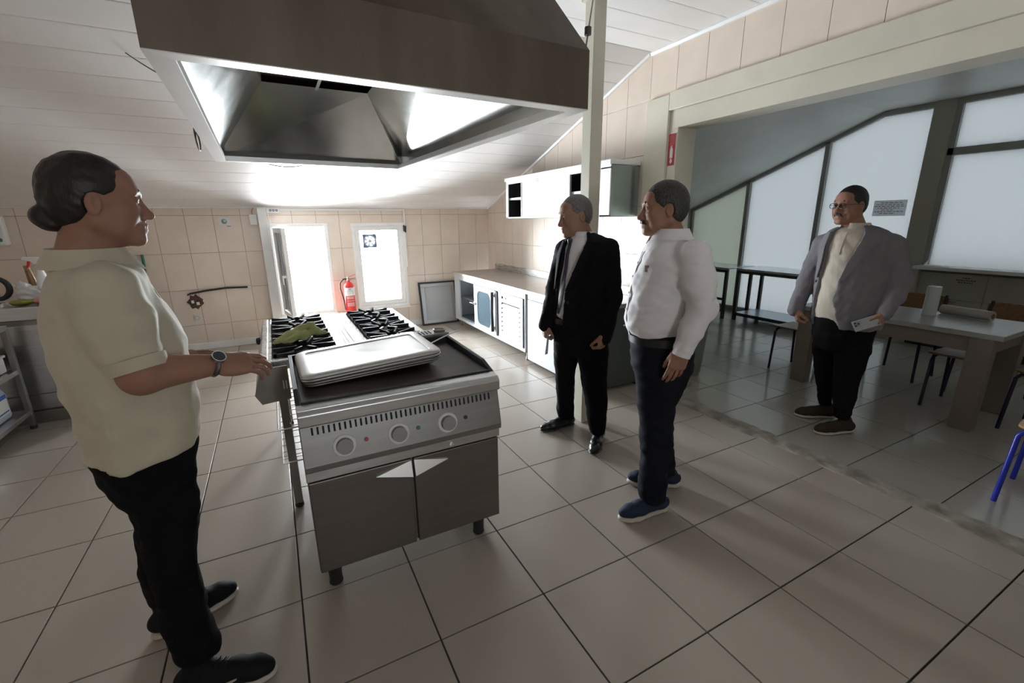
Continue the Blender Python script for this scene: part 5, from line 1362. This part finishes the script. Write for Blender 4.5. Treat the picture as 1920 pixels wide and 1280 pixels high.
def trousers(fig, pelvis, legs, m, h=.0075, wr=.0035, seed=1):
    Ls = [fig.loft(pelvis, 2.3)] + [fig.loft(l, 2.1) for l in legs]
    pts = [L.pt(p, z) for L in Ls for z in (L.z[0], L.z[-1]) for p in (0, 1.57, 3.14, -1.57)]
    v = vol_around(pts, .06, h)
    for i, L in enumerate(Ls): v.loft(L, .03 if i else .01, ke=.01)
    v.wrinkle(wr, .16, seed, aniso=(1, 1, 1.2)); v.wrinkle(wr * .5, .06, seed + 50, aniso=(1, 1, 2.2))
    return mesh_np('trousers', [v.nets()], m, fig.o), Ls[0]

def arm_skin(S, E_, W_, r=(.047, .040, .027), h=.006):
    v = vol_around([S, E_, W_], .09, h); v.chain([S, E_, W_], list(r), .02); return v.nets()

def garment(fig, name, L, m, sleeves, h=.0068, grow=0.0, cut=None, wr=.0035, seed=2, z0=None, wl=.11, k=.022):
    """torso loft with sleeves; sleeves: list of (points, radii)"""
    pts = [L.pt(p, z) for z in (L.z[0], L.z[-1], (L.z[0] + L.z[-1]) / 2) for p in (0, 1.57, 3.14, -1.57)] + [q for s, r in sleeves for q in s]
    v = vol_around(pts, .13, h); v.loft(L, .01, grow, z0=z0, cut=cut)
    for s, r in sleeves: v.chain(s, r, k)
    v.wrinkle(wr, wl, seed, aniso=(1, 1, 1.0)); v.wrinkle(wr * .4, wl * .4, seed + 60, aniso=(1, 1, 1.0))
    return mesh_np(name, [v.nets()], m, fig.o)

def cut_gap(zs, phic, hw):
    zs, phic, hw = (np.array(q, float) for q in (zs, phic, hw)); o = np.argsort(zs)
    def f(ph, Z, rad): return rad * (np.abs(wrap(ph - np.interp(Z, zs[o], phic[o]))) - np.interp(Z, zs[o], hw[o]))
    return f

def laces(fig, o, off, Q, m, n=4, x0=.44, x1=.64, z0=.112, z1=.088):
    for k in range(n):
        t = k / (n - 1); x = x0 + (x1 - x0) * t; z = z0 + (z1 - z0) * t
        obj('lace', MB().tube([off(Q(x, -.20, z - .008)), off(Q(x + .01, 0, z + .001)), off(Q(x + .02, .20, z - .008))], .0028, 6), m, o, smooth=True)

# ---- person in cream polo (left)
p1 = Fig(-.40, 1.72, 'person with dark hair bun, cream polo shirt and black trousers gesturing at the griddle')
st = [(122, 470, 225, 492, .055, 0), (90, 490, 266, 516, .155, 0), (74, 522, 284, 545, .20, 0), (68, 562, 303, 575, .20, 0), (72, 610, 333, 608, .195, 0), (85, 660, 352, 660, .195, 0), (106, 710, 369, 712, .195, 0), (130, 755, 377, 758, .20, 0), (146, 800, 378, 795, .205, 0), (158, 848, 374, 815, .205, 0)]
L1 = p1.loft(st, 2.3)
C = p1.J(180, 378); nk = p1.J(163, 478, 0)
hv, P, fr, M = head(p1, C, p1.dir(3) + np.array((0, 0, -.03)), 1.0, nk, fat=1.08)
S1, E1, W1_ = p1.J(196, 548, -.165), p1.J(266, 702, -.225), p1.J(398, 684, -.19)
S2, E2, W2_ = p1.J(205, 545, .165), p1.J(262, 690, .20), p1.J(318, 674, .12)
hd1 = hand(W1_ + (p1.J(425, 684, -.19) - W1_) * .35, p1.J(497, 676, -.17) - W1_, (p1.e2 * .75 + np.array((0, 0, -1))), p1.e2, [.34, .36, .40, .44], .10, thumb=(.85, .45, .25), tcurl=.2, size=1.0)
hd2 = hand(W2_, p1.J(398, 664, .10) - W2_, (p1.e2 * .5 + np.array((0, 0, -1))), -p1.e2, [.10, .10, .12, .15], .12, thumb=(.7, .6, .1), tcurl=.1, size=.85)
b1 = mesh_np('body', [hv, arm_skin(S1, E1, W1_, (.060, .053, .033)), arm_skin(S2, E2, W2_, (.060, .053, .033)), hd1, hd2], M_skin, p1.o)
eyes(p1, P, fr, 1.0, b1, M_hairb)
# hair drawn back into a bun
f, l, u = fr; v = Vol(C - .22, C + .19, .0042)
v.ell(P(-.014, 0, .034), (.103, .084, .097), M, .01); v.ell(P(-.030, 0, -.006), (.088, .075, .078), M, .02)
v.half(P(.080, 0, .070), f * .72 - u * .69, .012); v.half(P(0, 0, -.060), -u + f * .55, .008)
for y in (-1, 1): v.ell(P(-.004, y * .080, -.014), (.026, .022, .034), M, .006, True)
B = p1.J(86, 405, .0)
v.cap(P(-.090, 0, -.025), B, .018, .022, .008); v.ell(B, (.034, .036, .033), M, .006); v.ell(B + (p1.e1 * .012 + np.array((0, 0, -.022))), (.026, .028, .02), M, .01)
v.wrinkle(.0012, .03, 3)
mesh_np('hair', [v.nets()], M_hairb, p1.o)
sl1 = ([S1 + np.array((0, 0, -.005)), (S1 + E1) / 2 + np.array((0, 0, .02)), S1 + (E1 - S1) * .66], [.082, .080, .074])
sl2 = ([S2, (S2 + E2) / 2, S2 + (E2 - S2) * .62], [.080, .076, .070])
sh = garment(p1, 'polo_shirt', L1, M_polo, [sl1, sl2], h=.0065, wr=.0042, seed=4, wl=.14)
d_ = (E1 - S1) / np.linalg.norm(E1 - S1); e_ = S1 + (E1 - S1) * .66 + d_ * .064
obj('sleeve_hem', MB().tube([e_ - d_ * .03, e_ - d_ * .012, e_ + d_ * .004], [.0705, .0695, .066], 28), M_polo, sh, smooth=True)
collar(nk + np.array((0, 0, -.012)) + p1.e1 * .004, .082, .075, p1.dir(3), p1.e1 * .48 + np.array((0, 0, .88)), .030, .048, .034, .30, M_polo, p1.o, tip=.018)
obj('placket', MB().sheet([L1.pt(-.16, L1.z[-1] - .02, .004), L1.pt(-.02, L1.z[-1] - .02, .004), L1.pt(-.02, L1.z[-1] - .13, .004), L1.pt(-.14, L1.z[-1] - .13, .004)], .003), M_polo, sh)
ww = W1_ + (p1.J(425, 684, -.19) - W1_) * .45; wd_ = p1.J(497, 688, -.17) - W1_; wd_ /= np.linalg.norm(wd_)
wt = root('wristwatch', ww - wd_ * .03, 'metal wristwatch on the near wrist of the person in cream polo', 'watch')
a_ = np.cross(wd_, (0, 0, 1)); a_ /= np.linalg.norm(a_); c_ = np.cross(a_, wd_)
obj('band', MB().tube([ww - wd_ * .012 + (a_ * math.cos(t) * .036 + c_ * math.sin(t) * .031) for t in np.linspace(0, 2 * PI, 25)[:-1]], .0075, 8, True), mat('watch_steel', (.22, .22, .22), .3, 1.0), wt, smooth=True)
nn = c_ * .75 + a_ * .66 * (1 if (a_ @ (-p1.e2)) > 0 else -1)
obj('case', disc(MB(), ww - wd_ * .012 + nn * .034, nn, .021, .010), mat('watch_case', (.45, .45, .45), .25, 1.0), wt, smooth=True)
obj('dial', disc(MB(), ww - wd_ * .012 + nn * .0445, nn, .017, .001), M_ink, wt)
p1.o.children  # keeps its parts
tr, LP = trousers(p1, [(160, 842, 370, 812, .18, 0), (176, 880, 368, 858, .18, 0), (208, 908, 370, 905, .165, 0)],
    [[(212, 900, 371, 898, .10, -.085), (254, 970, 374, 958, .092, -.10), (262, 1012, 379, 1006, .086, -.12), (270, 1056, 370, 1050, .082, -.14), (282, 1110, 384, 1104, .076, -.16), (300, 1172, 402, 1160, .072, -.18), (318, 1212, 410, 1192, .070, -.19), (328, 1236, 414, 1212, .066, -.19)],
     [(200, 900, 345, 898, .10, .10), (240, 960, 348, 955, .09, .12), (250, 1014, 350, 1010, .085, .15), (256, 1061, 353, 1058, .080, .17), (262, 1095, 356, 1090, .076, .19), (280, 1130, 356, 1120, .070, .20), (290, 1158, 352, 1148, .066, .20)]], M_blackcloth, wr=.005, seed=8)
g0 = np.array((-.192, 1.492, 0)); td = np.array((.259, -.059, 0)); td /= np.linalg.norm(td); h0 = g0 - td * .292; g1 = np.array((-.335, 1.975, 0)); tf = np.array((.268, .111, 0)); tf /= np.linalg.norm(tf); h1 = g1 - tf * .292
s0, of, Q = shoe(p1, h0, h0 + td * .292, M_sneak, M_solew, .030, .104, .070, .052); laces(p1, s0, of, Q, M_black, 5)
# white swoosh mark on the outer side of the near shoe
mk = []
for x, z, w_ in ((.30, .052, .004), (.38, .047, .008), (.46, .049, .010), (.56, .056, .007), (.68, .070, .002)): mk.append((x, z, w_))
wv = np.array((-td[1], td[0], 0)); sgn = -1 if (wv @ p1.e2) > 0 else 1
def side_pt(x, z):
    hw_ = np.interp(x, [.1, .35, .62, .83], [.40, .42, .46, .42]); return h0 + td * x * .292 + wv * sgn * (hw_ * .104 + .004) + np.array((0, 0, z))
mb = MB(); n = len(mk); vs = [side_pt(x, z - w_) for x, z, w_ in mk] + [side_pt(x, z + w_) for x, z, w_ in mk]
vs += [p + wv * sgn * .003 for p in vs]
fs = [(i, i + 1, n + i + 1, n + i) for i in range(n - 1)] + [(2 * n + i, 3 * n + i, 3 * n + i + 1, 2 * n + i + 1) for i in range(n - 1)] + [(i, 2 * n + i, 2 * n + i + 1, i + 1) for i in range(n - 1)] + [(n + i, n + i + 1, 3 * n + i + 1, 3 * n + i) for i in range(n - 1)]
obj('side_mark', mb.add(vs, fs), M_solew, s0)
s1, of, Q = shoe(p1, h1, h1 + tf * .292, M_sneak, M_solew, .030, .104, .070, .052); laces(p1, s1, of, Q, M_black, 5)

# ---- man in black suit
p2 = Fig(1.86, 2.44, 'man in black suit, white shirt and dark tie looking down at the griddle')
st = [(1082, 438, 1108, 428, .045, 0), (1063, 450, 1134, 438, .115, 0), (1052, 462, 1150, 455, .15, 0), (1047, 490, 1148, 488, .16, 0), (1043, 530, 1144, 530, .16, 0), (1039, 570, 1141, 572, .16, 0), (1036, 600, 1141, 608, .16, 0), (1035, 622, 1143, 640, .158, 0)]
LJ = p2.loft(st, 2.3); LS = LJ.grown(-.020)
zt = [p2.J(1090, y)[2] for y in (430, 452, 483, 544, 588, 635)]
gap = cut_gap(zt, [D2(-116), D2(-119), D2(-125), D2(-143), D2(-145), D2(-147)], [D2(42), D2(29), D2(20), D2(17), D2(18), D2(20)])
S1, E1, W1_ = p2.J(1060, 470, .03), p2.J(1039, 545, .04), p2.J(1023, 606, -.02)
S2, E2, W2_ = p2.J(1141, 468, -.04), p2.J(1150, 552, -.075), p2.J(1135, 628, -.12)
C = p2.J(1079, 405); nk = p2.J(1093, 446, .0); fd = p2.dir(-153) + np.array((0, 0, -.16))
hv, P, fr, M = head(p2, C, fd, 1.05, nk, fat=1.0, skin=M_skin2, nose=.8)
ha = hand(W1_, p2.J(1021, 640, -.03) - W1_, p2.dir(20), p2.dir(-150), [1.25, 1.3, 1.3, 1.3], 0, thumb=(.8, .3, .5), tcurl=.7)
hb = hand(W2_, p2.J(1122, 662, -.14) - W2_, p2.dir(150), p2.dir(-120), [1.2, 1.25, 1.25, 1.25], 0, thumb=(.8, .25, .5), tcurl=.7)
b2 = mesh_np('body', [hv, arm_skin(S1, E1, W1_), arm_skin(S2, E2, W2_), ha, hb], M_skin2, p2.o)
eyes(p2, P, fr, 1.05, b2, M_hairm); short_hair(p2, P, fr, M, 1.05, M_hairg, front=.082, grow=.006)
gs = garment(p2, 'dress_shirt', LS, M_shirtw, [], h=.006, wr=.0012, seed=3, z0=p2.J(1090, 600)[2])
collar(nk + np.array((0, 0, .006)), .068, .066, p2.dir(-140), p2.dir(-140) * .42 + np.array((0, 0, .9)), .034, .046, .026, .22, M_shirtw, p2.o, tip=.026)
zz = lambda y: p2.J(1075, y)[2]
patch(LS, [(zz(456), D2(-138), D2(-128)), (zz(475), D2(-138), D2(-129)), (zz(500), D2(-139), D2(-129)), (zz(545), D2(-147), D2(-135)), (zz(572), D2(-153), D2(-139)), (zz(584), D2(-149), D2(-144))], .004, M_tie, 'tie', p2.o, .004)
kc = LS.pt(D2(-134), zz(453), .010); v = Vol(kc - .05, kc + .05, .003)
v.cap(kc + np.array((0, 0, .014)), kc - np.array((0, 0, .016)), .016, .010, .004); mesh_np('tie_knot', [v.nets()], M_tie, p2.o)
jk = garment(p2, 'suit_jacket', LJ, M_suit, [([S1, E1, W1_ + (W1_ - E1) * .06], [.072, .055, .046]), ([S2, E2, W2_ + (W2_ - E2) * .06], [.074, .056, .047])], h=.0066, cut=gap, wr=.003, seed=12)
def lapel(L, rows, nm, par, m, off=.007): return patch(L, rows, off, m, nm, par, .006)
lapel(LJ, [(zz(432), D2(-72), D2(-60)), (zz(452), D2(-88), D2(-66)), (zz(475), D2(-101), D2(-78)), (zz(505), D2(-111), D2(-96)), (zz(540), D2(-124), D2(-118))], 'lapel', jk, M_suit)
lapel(LJ, [(zz(450), D2(-150), D2(-160)), (zz(475), D2(-147), D2(-168)), (zz(505), D2(-153), D2(-170)), (zz(540), D2(-161), D2(-167))], 'lapel', jk, M_suit)
disc_on(LJ, D2(-117), zz(560), .002, .010, M_black, 'button', jk)
tr, LP = trousers(p2, [(1038, 588, 1138, 594, .135, 0), (1037, 620, 1140, 630, .14, 0), (1038, 655, 1140, 664, .13, 0)],
    [[(1038, 655, 1088, 660, .085, .06), (1041, 700, 1079, 700, .076, .08), (1044, 742, 1077, 742, .070, .11), (1045, 772, 1077, 772, .066, .13), (1048, 784, 1076, 782, .062, .135)],
     [(1080, 655, 1141, 662, .088, -.05), (1088, 700, 1139, 704, .080, -.06), (1097, 752, 1138, 754, .074, -.07), (1102, 795, 1136, 798, .070, -.08), (1104, 812, 1134, 808, .062, -.085)]], M_blackcloth, wr=.003, seed=21)
LW = LP.grown(.002); band(LW, LP.z[-1] - .045, LP.z[-1] - .010, 0, M_belt, 'belt', p2.o)
for hh, tt in (((1.925, 2.636), (1.629, 2.652)), ((1.975, 2.370), (1.751, 2.178))):
    s0, of, Q = shoe(p2, (*hh, 0), (*tt, 0), M_leather, M_black, .018, .096, .062, .040, .5); laces(p2, s0, of, Q, M_black, 3, .40, .52, .085, .070)
pl = root('folded_paper', p2.J(1023, 655, -.05), 'folded pale paper strip held in the fist of the man in black suit', 'paper')
q0 = p2.J(1030, 612, -.05); q1 = p2.J(1024, 664, -.06); pw = p2.e1 * .018 + p2.e2 * .03
obj('sheet', MB().sheet([q0 - pw * .2, q0 + pw * .2, q1 + pw * .55, q1 - pw * .3], .003), mat('blue_paper', (.50, .60, .68), .6), pl)

# ---- man in white shirt
p3 = Fig(1.74, 1.62, 'man with grey hair and moustache in white shirt and dark trousers')
st = [(1236, 446, 1278, 430, .045, 0), (1215, 465, 1300, 444, .135, 0), (1201, 490, 1318, 474, .19, 0), (1187, 520, 1316, 518, .195, 0), (1179, 553, 1310, 553, .19, 0), (1173, 588, 1300, 588, .185, 0), (1172, 610, 1292, 608, .18, 0), (1180, 626, 1284, 620, .17, 0)]
L3 = p3.loft(st, 2.25)
S1, E1, W1_ = p3.J(1300, 482, -.165), p3.J(1313, 580, -.20), p3.J(1280, 658, -.22)
S2, E2, W2_ = p3.J(1245, 480, .165), p3.J(1228, 575, .19), p3.J(1211, 640, .15)
C = p3.J(1245, 392); nk = p3.J(1258, 446, 0)
hv, P, fr, M = head(p3, C, p3.dir(-166) + np.array((0, 0, -.03)), 1.0, nk, fat=1.08)
ha = hand(W1_, p3.J(1258, 716, -.22) - W1_, p3.dir(100), p3.dir(-175), [.22, .26, .30, .34], .03, thumb=(.85, .25, .35), tcurl=.25)
hb = hand(W2_, p3.J(1200, 690, .15) - W2_, p3.dir(-90), p3.dir(-170), [.35, .38, .4, .42], .0, thumb=(.9, .15, .3), tcurl=.2)
b3 = mesh_np('body', [hv, arm_skin(S1, E1, W1_), arm_skin(S2, E2, W2_), ha, hb], M_skin, p3.o)
eyes(p3, P, fr, 1.0, b3, M_hairk, 1.3); short_hair(p3, P, fr, M, 1.0, M_hairm, front=.088, grow=.010)
v = Vol(P(.1, 0, -.055) - .06, P(.1, 0, -.055) + .06, .0028)
for y in (-1, 1): v.chain([P(.103, y * .002, -.053), P(.099, y * .018, -.057), P(.086, y * .030, -.068)], [.0085, .0085, .004], .006)
mesh_np('moustache', [v.nets()], M_hairk, p3.o)
sh = garment(p3, 'white_shirt', L3, M_shirtw, [([S1, (S1 + E1) / 2 + p3.e1 * .010, E1 + p3.e1 * .006, E1 + (W1_ - E1) * .5, E1 + (W1_ - E1) * .93], [.080, .073, .062, .055, .046]), ([S2, E2, E2 + (W2_ - E2) * .9], [.078, .062, .046])], h=.0062, wr=.0042, seed=31, wl=.12)
d_ = (W1_ - E1) / np.linalg.norm(W1_ - E1); e_ = W1_ - d_ * .005
obj('cuff', MB().tube([e_ - d_ * .045, e_ - d_ * .04, e_ + d_ * .028, e_ + d_ * .03], [.040, .045, .043, .039], 24), M_shirtw, sh, smooth=True)
collar(nk + np.array((0, 0, .008)), .076, .074, p3.dir(-166), p3.dir(-166) * .5 + np.array((0, 0, .87)), .034, .050, .032, .22, M_shirtw, p3.o, tip=.022)
zz = lambda y: p3.J(1200, y)[2]
patch(L3, [(zz(470), D2(-166), D2(-160)), (zz(500), D2(-163), D2(-157)), (zz(540), D2(-160), D2(-154)), (zz(590), D2(-158), D2(-152)), (zz(622), D2(-157), D2(-151))], .003, M_shirtw, 'placket', sh, .003, 4)
for y in (490, 515, 545, 575, 605): disc_on(L3, D2(np.interp(y, (470, 622), (-163, -154))), zz(y), .007, .005, M_btn, 'button', sh)
lg = L3.pt(D2(-128), zz(497), .006)
obj('chest_emblem', MB().rbox(lg, (.014, .004, .030), np.stack([p3.dir(-40), p3.dir(-128), (0, 0, 1)], 1)).rbox(lg + np.array((0, 0, .01)) + p3.dir(-40) * .008, (.012, .004, .012), np.stack([p3.dir(-40), p3.dir(-128), (0, 0, 1)], 1)), mat('emblem_brown', (.16, .08, .05), .6), sh)
tr, LP = trousers(p3, [(1180, 620, 1298, 616, .165, 0), (1182, 655, 1304, 652, .17, 0), (1187, 690, 1298, 690, .16, 0)],
    [[(1189, 688, 1300, 688, .10, -.07), (1193, 740, 1276, 742, .092, -.08), (1199, 800, 1262, 800, .082, -.09), (1199, 845, 1260, 845, .076, -.11), (1199, 880, 1254, 882, .073, -.12), (1196, 918, 1249, 918, .070, -.13), (1197, 936, 1246, 934, .066, -.13)],
     [(1192, 690, 1280, 690, .09, .09), (1196, 740, 1270, 740, .084, .11), (1202, 800, 1262, 800, .078, .13), (1210, 855, 1266, 858, .072, .15), (1220, 886, 1268, 886, .064, .155)]], M_navy, wr=.005, seed=33)
band(LP.grown(.002), LP.z[-1] - .052, LP.z[-1] - .014, 0, M_belt, 'belt', p3.o)
for hh, tt in (((1.738, 1.505), (1.455, 1.550)), ((1.970, 1.625), (1.737, 1.800))):
    s0, of, Q = shoe(p3, (*hh, 0), (*tt, 0), M_sneakb, M_solew, .034, .104, .062, .050); laces(p3, s0, of, Q, M_knob)
    obj('heel_tab', MB().rbox(of(Q(.06, 0, .085)), (.012, .03, .03), np.eye(3)), M_solew, s0, bevel=.004)

# ---- man in grey blazer
p4 = Fig(3.58, 1.68, 'man with glasses and moustache in grey blazer over beige polo, holding a phone'); p4.gz = .012; p4.o.location.z = .012
st = [(1590, 422, 1628, 416, .045, 0), (1556, 437, 1664, 423, .13, 0), (1542, 453, 1682, 441, .175, 0), (1535, 490, 1676, 488, .19, 0), (1527, 530, 1672, 530, .195, 0), (1521, 570, 1664, 570, .195, 0), (1519, 592, 1658, 600, .19, 0), (1520, 606, 1652, 614, .185, 0)]
LJ = p4.loft(st, 2.3); LS = LJ.grown(-.020)
zz = lambda y: p4.J(1590, y)[2]
gap = cut_gap([zz(y) for y in (425, 460, 510, 560, 612)], [D2(-106), D2(-115), D2(-127), D2(-133), D2(-128)], [D2(34), D2(25), D2(20), D2(20), D2(30)])
S1, E1, W1_ = p4.J(1545, 460, .03), p4.J(1512, 532, .02), p4.J(1492, 578, -.03)
S2, E2, W2_ = p4.J(1672, 462, -.04), p4.J(1686, 526, -.08), p4.J(1662, 584, -.16)
C = p4.J(1594, 385); nk = p4.J(1603, 428, 0); fd = p4.dir(-128) + np.array((0, 0, -.05))
hv, P, fr, M = head(p4, C, fd, 1.0, nk, fat=1.15)
ha = hand(W1_, p4.J(1496, 606, -.05) - W1_, p4.dir(10), p4.dir(-130), [1.1, 1.2, 1.2, 1.2], 0, thumb=(.8, .3, .5), tcurl=.6)
hb = hand(W2_, p4.J(1644, 616, -.18) - W2_, p4.dir(165), p4.dir(-140), [.75, .8, .8, .8], 0, thumb=(.8, .4, .5), tcurl=.5)
b4 = mesh_np('body', [hv, arm_skin(S1, E1, W1_), arm_skin(S2, E2, W2_), ha, hb], M_skin, p4.o)
eyes(p4, P, fr, 1.0, b4, M_hairk); short_hair(p4, P, fr, M, 1.0, M_hairk, front=.088, grow=.008)
v = Vol(P(.1, 0, -.055) - .06, P(.1, 0, -.055) + .06, .0028)
for y in (-1, 1): v.chain([P(.103, y * .002, -.054), P(.098, y * .020, -.058), P(.086, y * .030, -.070)], [.0075, .0075, .004], .006)
mesh_np('moustache', [v.nets()], M_hairm, p4.o)
f, l, u = fr; M_frame = mat('spectacle_frame', (.03, .03, .032), .3)
gls = obj('spectacles', MB().tube([P(.116, .010, .008), P(.120, 0, .012), P(.116, -.010, .008)], .0022, 6), M_frame, p4.o)
for y in (-1, 1):
    rim = [P(.112 - .004 * abs(math.cos(t)), y * (.034 + .025 * math.cos(t)), .002 + .018 * math.sin(t)) for t in np.linspace(0, 2 * PI, 25)[:-1]]
    obj('rim', MB().tube(rim, .0020, 6, True), M_frame, gls, smooth=True)
    obj('lens', MB().add(rim, [tuple(range(len(rim)))]), mat('spectacle_lens', (.9, .95, 1), .02, trans=1.0, ior=1.05), gls)
    obj('temple', MB().tube([P(.108, y * .060, .008), P(.06, y * .078, .008), P(-.005, y * .082, .006), P(-.02, y * .082, -.008)], .0020, 6), M_frame, gls)
garment(p4, 'polo_shirt', LS, M_beige, [], h=.0065, wr=.002, seed=43, z0=zz(612))
collar(nk + np.array((0, 0, .004)), .078, .076, p4.dir(-132), p4.dir(-132) * .42 + np.array((0, 0, .9)), .030, .046, .030, .34, M_beige, p4.o, tip=.026)
patch(LS, [(zz(434), D2(-118), D2(-110)), (zz(455), D2(-121), D2(-114)), (zz(475), D2(-124), D2(-117))], .003, M_beige, 'placket', p4.o, .003, 4)
jk = garment(p4, 'blazer', LJ, M_greyj, [([S1, E1, W1_ + (W1_ - E1) * .05], [.080, .062, .050]), ([S2, E2, E2 + (W2_ - E2) * .5, W2_ + (W2_ - E2) * .05], [.080, .070, .060, .050])], h=.0066, cut=gap, wr=.0035, seed=41)
lapel(LJ, [(zz(420), D2(-66), D2(-56)), (zz(436), D2(-78), D2(-54)), (zz(452), D2(-86), D2(-58)), (zz(460), D2(-89), D2(-70)), (zz(490), D2(-100), D2(-84)), (zz(520), D2(-107), D2(-100))], 'lapel', jk, M_greyj)
lapel(LJ, [(zz(434), D2(-141), D2(-152)), (zz(460), D2(-140), D2(-160)), (zz(490), D2(-144), D2(-160)), (zz(520), D2(-149), D2(-156))], 'lapel', jk, M_greyj)
for y in (528, 556): disc_on(LJ, D2(-157), zz(y), .002, .009, M_ink, 'button', jk)
tr, LP = trousers(p4, [(1522, 588, 1648, 600, .165, 0), (1522, 622, 1640, 630, .165, 0), (1524, 650, 1634, 655, .15, 0)],
    [[(1522, 645, 1578, 650, .09, .05), (1524, 672, 1567, 672, .085, .08), (1529, 712, 1563, 712, .078, .11), (1532, 742, 1561, 743, .072, .13), (1534, 757, 1559, 757, .066, .13)],
     [(1564, 645, 1636, 648, .095, -.05), (1562, 675, 1626, 675, .09, -.05), (1560, 712, 1614, 712, .082, -.06), (1560, 762, 1600, 764, .076, -.085), (1562, 784, 1595, 782, .068, -.09)]], M_blackcloth, wr=.004, seed=45)
for hh, tt in (((3.772, 1.705), (3.548, 1.870)), ((3.625, 1.507), (3.366, 1.618))):
    s0, of, Q = shoe(p4, (*hh, 0), (*tt, 0), M_brownsh, M_solew, .026, .104, .058, .048)
ph = root('smartphone', p4.J(1622, 612, -.2), 'pale grey smartphone held at hip height by the man in grey blazer', 'phone')
pc_ = p4.J(1624, 606, -.215); ax = p4.J(1646, 598, -.20) - p4.J(1606, 610, -.22); ax /= np.linalg.norm(ax); nz = -p4.e2 * .9 + p4.e1 * (-.2); nz -= ax * (nz @ ax); nz /= np.linalg.norm(nz); bx2 = np.cross(nz, ax)
Mp = np.stack([ax, bx2, nz], 1)
obj('back_cover', MB().rbox(pc_, (.145, .072, .008), Mp), mat('phone_grey', (.34, .38, .38), .35), ph, bevel=.003)
cbm = obj('camera_bump', MB().rbox(pc_ + Mp @ np.array((-.048, 0.012, .005)), (.036, .036, .003), Mp), mat('phone_grey2', (.26, .30, .30), .3), ph, bevel=.002)
for dx, dy in ((-.057, .021), (-.057, .003), (-.04, .012)): obj('camera_lens', disc(MB(), pc_ + Mp @ np.array((dx, dy, .0065)), nz, .0066, .002, 14), M_ink, ph)

# ------------------------------------------------------------------ soft things
def soft(name, label, cat, base, h, build, m, wr=.003, wl=.05, seed=1, part='cloth'):
    r = root(name, base, label, cat); v = build(); 
    if wr: v.wrinkle(wr, wl, seed)
    mesh_np(part, [v.nets()], m, r); return r
def _cloth():
    v = Vol((-.09, 2.60, .86), (.27, 3.10, .99), .005)
    v.chain([(-.04, 2.80, .893), (.03, 2.90, .905), (.10, 2.96, .920), (.15, 2.98, .935)], [.022, .032, .036, .026], .02, flat=((0, 0, 1), .75))
    v.chain([(.0, 2.78, .893), (.08, 2.86, .90), (.17, 2.92, .91), (.22, 2.90, .894)], [.02, .034, .030, .016], .02, flat=((0, 0, 1), .7))
    v.chain([(.15, 2.98, .93), (.165, 2.93, .952)], [.02, .016], .015)
    v.half((0, 0, .886), (0, 0, -1), .002); return v
soft('green_cloth', 'crumpled green yellow cloth lying on the left burner grate', 'cloth', (.08, 2.88, .884), .005, _cloth, mat('green_cloth', (.44, .48, .20), .85, var=.25, vscale=14, bump=.2, bscale=200), .004, .05, 4)
def _bag():
    v = Vol((-1.95, 4.85, .90), (-1.60, 5.20, 1.18), .006)
    v.ell((-1.775, 4.955, 1.02), (.065, .05, .075), k=.02); v.ell((-1.71, 4.955, 1.005), (.08, .045, .055), k=.03); v.ell((-1.80, 4.95, 1.09), (.03, .03, .045), k=.02)
    v.half((0, 0, .950), (0, 0, -1), .003); return v
soft('plastic_bag', 'crumpled clear plastic bag on the left counter', 'bag', (-1.78, 4.97, .945), .006, _bag, mat('bag_plastic', (.78, .78, .78), .25, alpha=.55, var=.1, vscale=20), .007, .035, 6, 'film')
def _spo():
    v = Vol((-1.96, 4.80, .90), (-1.60, 4.96, 1.05), .005)
    v.ell((-1.79, 4.86, .968), (.075, .035, .022), k=.01); v.half((0, 0, .946), (0, 0, -1), .002); return v
soft('green_sponge_cloth', 'olive green cloth in front of the plastic bag on the counter', 'cloth', (-1.79, 4.86, .945), .005, _spo, mat('olive_cloth', (.30, .30, .05), .85, var=.3, vscale=20), .003, .04, 7)
def _pnk():
    v = Vol((-1.78, 4.80, .90), (-1.50, 4.98, 1.05), .005)
    v.ell((-1.66, 4.87, .970), (.07, .035, .024), k=.01); v.half((0, 0, .946), (0, 0, -1), .002); return v
soft('pink_cloth', 'pink cloth at the counter edge behind the cream polo', 'cloth', (-1.66, 4.87, .945), .005, _pnk, mat('pink_cloth', (.62, .25, .25), .85, var=.2, vscale=20), .003, .04, 9)
def _rag():
    v = Vol((3.1, 2.62, -.02), (3.5, 2.98, .14), .005)
    v.ell((3.30, 2.79, .035), (.085, .05, .035), k=.01); v.ell((3.33, 2.81, .055), (.045, .04, .03), k=.02); v.half((0, 0, .013), (0, 0, -1), .002); return v
soft('crumpled_rag', 'crumpled pinkish rag on the floor behind the white shirt', 'rag', (3.30, 2.79, .012), .005, _rag, mat('rag_pink', (.45, .33, .28), .9, var=.3, vscale=18), .006, .05, 3)
